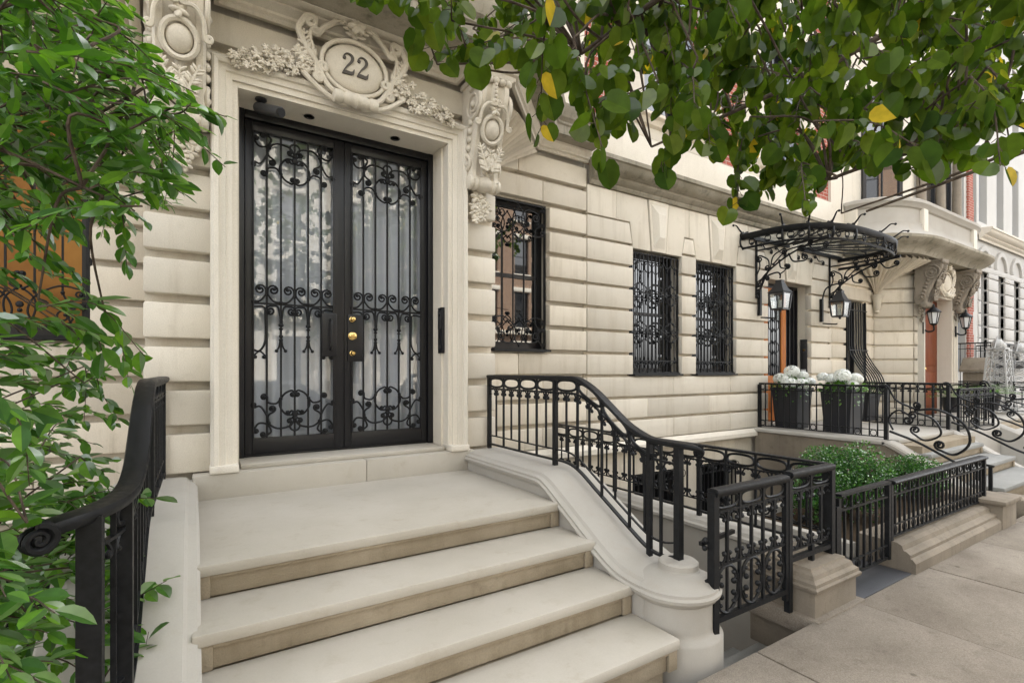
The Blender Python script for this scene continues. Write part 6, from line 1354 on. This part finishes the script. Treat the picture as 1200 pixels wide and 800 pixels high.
def linden():
    T = thing('linden_tree', 'linden street tree with large heart-shaped leaves overhanging the pavement', 'tree', (3.6, -1.7, 0))
    tr = MB(); tr.tube(catmull([(3.6, -1.7, -.1), (3.62, -1.68, 1.2), (3.55, -1.6, 2.4), (3.5, -1.55, 3.3), (3.3, -1.4, 5.5), (3.2, -1.3, 8)], 6), .17, 14, r2=.05)
    t = tr.build('trunk', 'bark', T)
    br = MB(); mains = []
    for ctrl, r in (([(3.52, -1.56, 3.0), (3.3, -.6, 3.35), (2.9, .5, 3.25), (2.5, 1.3, 2.95), (2.1, 1.9, 2.75)], .028), ([(3.54, -1.58, 2.8), (4.2, -.6, 3.2), (4.6, .3, 3.2), (4.7, 1.2, 3.0), (4.4, 2.0, 2.8)], .028),
                    ([(3.5, -1.55, 3.2), (2.6, -.9, 3.4), (1.8, .0, 3.2), (1.3, .8, 2.75), (1.1, 1.3, 2.6)], .028), ([(3.48, -1.5, 3.9), (3.6, -.2, 4.3), (3.8, 1.2, 4.3), (3.7, 2.6, 4.0)], .028),
                    ([(3.55, -1.6, 2.7), (4.6, -1.2, 3.0), (5.6, -.4, 3.1), (6.0, .6, 2.9)], .028), ([(3.3, -.6, 3.35), (2.9, -.1, 2.9), (2.4, .5, 2.45), (2.0, .95, 2.25)], .016), ([(4.2, -.6, 3.2), (3.8, .2, 2.85), (3.3, .8, 2.55), (2.9, 1.2, 2.35)], .016)):
        P = catmull([Vector(c) for c in ctrl], 7); br.tube(P, r, 8, r2=.006); mains += P
    tw, lf = MB(), MB()
    for c in LIND:
        c = Vector(c); near = min(mains, key=lambda q: (q - c).length); far = (near - c).length
        dist = c.xy.length; nl = 17 if dist < 1.9 else 24
        spray(lf, tw, c, .28, nl, .060, 'heart', .55, near if far < 3.5 else None, .92, dirbias=(c - near).normalized() * .7)
    for i in range(260):      # the rest of the crown, above and beyond the pavement
        while True:
            c = Vector((random.uniform(.2, 7.5), random.uniform(-5, 1.5), random.uniform(3.2, 8)))
            if ((c - Vector((3.5, -1.6, 5.6))) * Vector((1, 1, 1))).length < 3.7 and (c.y < .3 or c.z > 3.9): break
        spray(lf, tw, c, .5, 12, .11, 'heart', .5, None, .92)
    br.build('branch', 'bark', T); tw.build('twig', 'bark', T); lf.build('crown', 'linden_leaf', T, smooth=60, fixn=False)
linden()
def shrubtree():
    T = thing('small_tree', 'small tree with dense oval leaves growing in front of the amber window', 'tree', (-1.0, 2.3, -1.3))
    tr = MB(); tr.tube(catmull([(-1.0, 2.3, -1.35), (-1.02, 2.28, 0), (-.98, 2.2, 1.2), (-1.0, 2.15, 2.2), (-1.0, 2.1, 3.4)], 6), .07, 10, r2=.02); tr.build('trunk', 'bark', T)
    br = MB(); mains = []
    for ctrl in ([(-1.0, 2.25, .2), (-.9, 2.1, .6), (-.75, 2.0, .8), (-.6, 1.9, .9)], [(-1.0, 2.2, 1.0), (-.8, 1.8, 1.3), (-.55, 1.6, 1.35), (-.35, 1.5, 1.4)], [(-1.0, 2.15, 1.9), (-.7, 1.9, 2.1), (-.45, 1.75, 2.1), (-.2, 1.7, 2.0)],
                 [(-1.0, 2.15, 2.2), (-.75, 1.9, 2.6), (-.45, 1.8, 2.6), (-.15, 1.85, 2.35)], [(-1.0, 2.1, 2.6), (-.7, 1.8, 2.9), (-.4, 1.6, 2.8)], [(-1.0, 2.25, -.3), (-.9, 2.1, .1), (-.75, 2.0, .3), (-.6, 1.95, .4)]):
        P = catmull([Vector(c) for c in ctrl], 6); br.tube(P, .009, 6, r2=.003); mains += P
    tw, lf = MB(), MB()
    for c in LEFT:
        c = Vector(c); near = min(mains, key=lambda q: (q - c).length); big = c.z < 1.75
        spray(lf, tw, c, .24, 16 if not big else 11, .060 if not big else .078, 'oval', .25, near if random.random() < .35 else None, .54 if not big else .58, dirbias=Vector((.55, -.1, .0)) + (c - near).normalized() * .3)
    for i in range(90):
        c = Vector((random.uniform(-1.7, -.75), random.uniform(1.4, 3.0), random.uniform(1.0, 3.8))); spray(lf, tw, c, .3, 14, .07, 'oval', .2, None, .46)
    br.build('branch', 'bark', T); tw.build('twig', 'bark', T); lf.build('crown', 'shrub_leaf', T, smooth=60, fixn=False)
shrubtree()
def street_tree(x, y, label, h=8, n=320):
    T = thing('street_tree', label, 'tree', (x, y, 0)); tr = MB(); tr.tube(catmull([(x, y, -.1), (x + .05, y, 2), (x - .05, y + .05, 4), (x, y, h - 1)], 6), .16, 12, r2=.04); tr.build('trunk', 'bark', T)
    tw, lf, br = MB(), MB(), MB()
    for k in range(9): a = k * 2.4; br.tube(catmull([(x, y, 2.8 + .4 * k), (x + 1 * cos(a), y + 1 * sin(a), 3.7 + .4 * k), (x + 2 * cos(a), y + 2 * sin(a), 4.2 + .4 * k)], 5), .05, 6, r2=.012)
    for i in range(n):
        while True:
            d = Vector((random.uniform(-1, 1), random.uniform(-1, 1), random.uniform(-1, 1)))
            if d.length < 1: break
        spray(lf, tw, Vector((x + d.x * 2.6, y + d.y * 2.4, h * .66 + d.z * h * .32)), .55, 12, .16, 'heart', .4, None, .9)
    br.build('branch', 'bark', T); tw.build('twig', 'bark', T); lf.build('crown', 'linden_leaf', T, smooth=0, fixn=False)
street_tree(-1.5, -13.2, 'street tree on the opposite pavement facing the iron door', 9); street_tree(7.5, -13.0, 'street tree on the opposite pavement facing the twin windows', 9)
# ================================================================== parked cars (seen in the glass of the door)
def car(x, y, mt, label):
    T = thing('parked_car', label, 'car', (x, y, -.14), 'cars parked along the kerb'); z = -.14
    side = [(-2.2, .35), (-2.25, .55), (-2.2, .78), (-1.9, .88), (-1.0, .95), (1.1, .95), (1.9, .90), (2.2, .82), (2.28, .6), (2.2, .32)]
    rows = []
    for yy, k, dz in ((-.88, .97, 0), (-.90, 1, 0), (-.6, 1.01, .02), (0, 1.02, .03), (.6, 1.01, .02), (.90, 1, 0), (.88, .97, 0)): rows.append([(x + a * k, y + yy, z + b_ + (dz if b_ > .7 else 0)) for a, b_ in side])
    m = MB(); m.grid(rows, closev=True); m.f.append(tuple(range(10))); m.f.append(tuple(range(len(m.v) - 1, len(m.v) - 11, -1)))
    body = m.build('body', mt, T, smooth=50, bevel=.03)
    q = lambda x0, x1, w, zz: [(x + x0, y - w, z + zz), (x + x1, y - w, z + zz), (x + x1, y + w, z + zz), (x + x0, y + w, z + zz)]
    MB().grid([q(-1.75, 1.15, .80, .93), q(-1.15, .45, .64, 1.38)], closev=True).build('window', 'pane', T, smooth=0)
    r_ = MB(); r_.grid([q(-1.17, .47, .655, 1.375), q(-1.1, .4, .62, 1.44), q(-.9, .2, .4, 1.46)], closev=True); o = len(r_.v); r_.f.append((o - 4, o - 3, o - 2, o - 1))
    for s_ in (-1, 1):
        for a, b_ in ((-1.76, -1.16), (1.16, .46), (-.35, -.33)): r_.bar((x + a, y + s_ * .81, z + .93), (x + b_, y + s_ * .65, z + 1.39), .05)
    r_.build('roof', mt, T, smooth=40)
    for a in (-1.4, 1.4):
        for s_ in (-1, 1):
            w = MB().lathe([(.2, -.1), (.31, -.1), (.33, -.07), (.33, .07), (.31, .1), (.2, .1)], (x + a, y + s_ * .82, z + .33), 24, 'y').build('wheel', 'tyre', T)
            MB().lathe([(.03, -.112), (.05, -.108), (.2, -.09), (.2, .09), (.05, .108), (.03, .112)], (x + a, y + s_ * .82, z + .33), 16, 'y').build('rim', 'chrome', w)
    for s_ in (-1, 1):
        MB().ball((x + 2.2, y + s_ * .66, z + .68), .12, .5, 1, .6).build('headlight', 'clear_lamp', T); MB().ball((x - 2.18, y + s_ * .68, z + .74), .11, .5, 1, .7).build('taillight', 'red_lamp', T)
        MB().ball((x + .85, y + s_ * .98, z + .98), .09, .6, 1, .6).build('mirror', mt, T)
car(1.6, -3.95, 'car_paint', 'dark parked car at the near kerb facing the iron door'); car(7.3, -3.95, 'car_paint_silver', 'silver parked car at the near kerb behind the dark one')
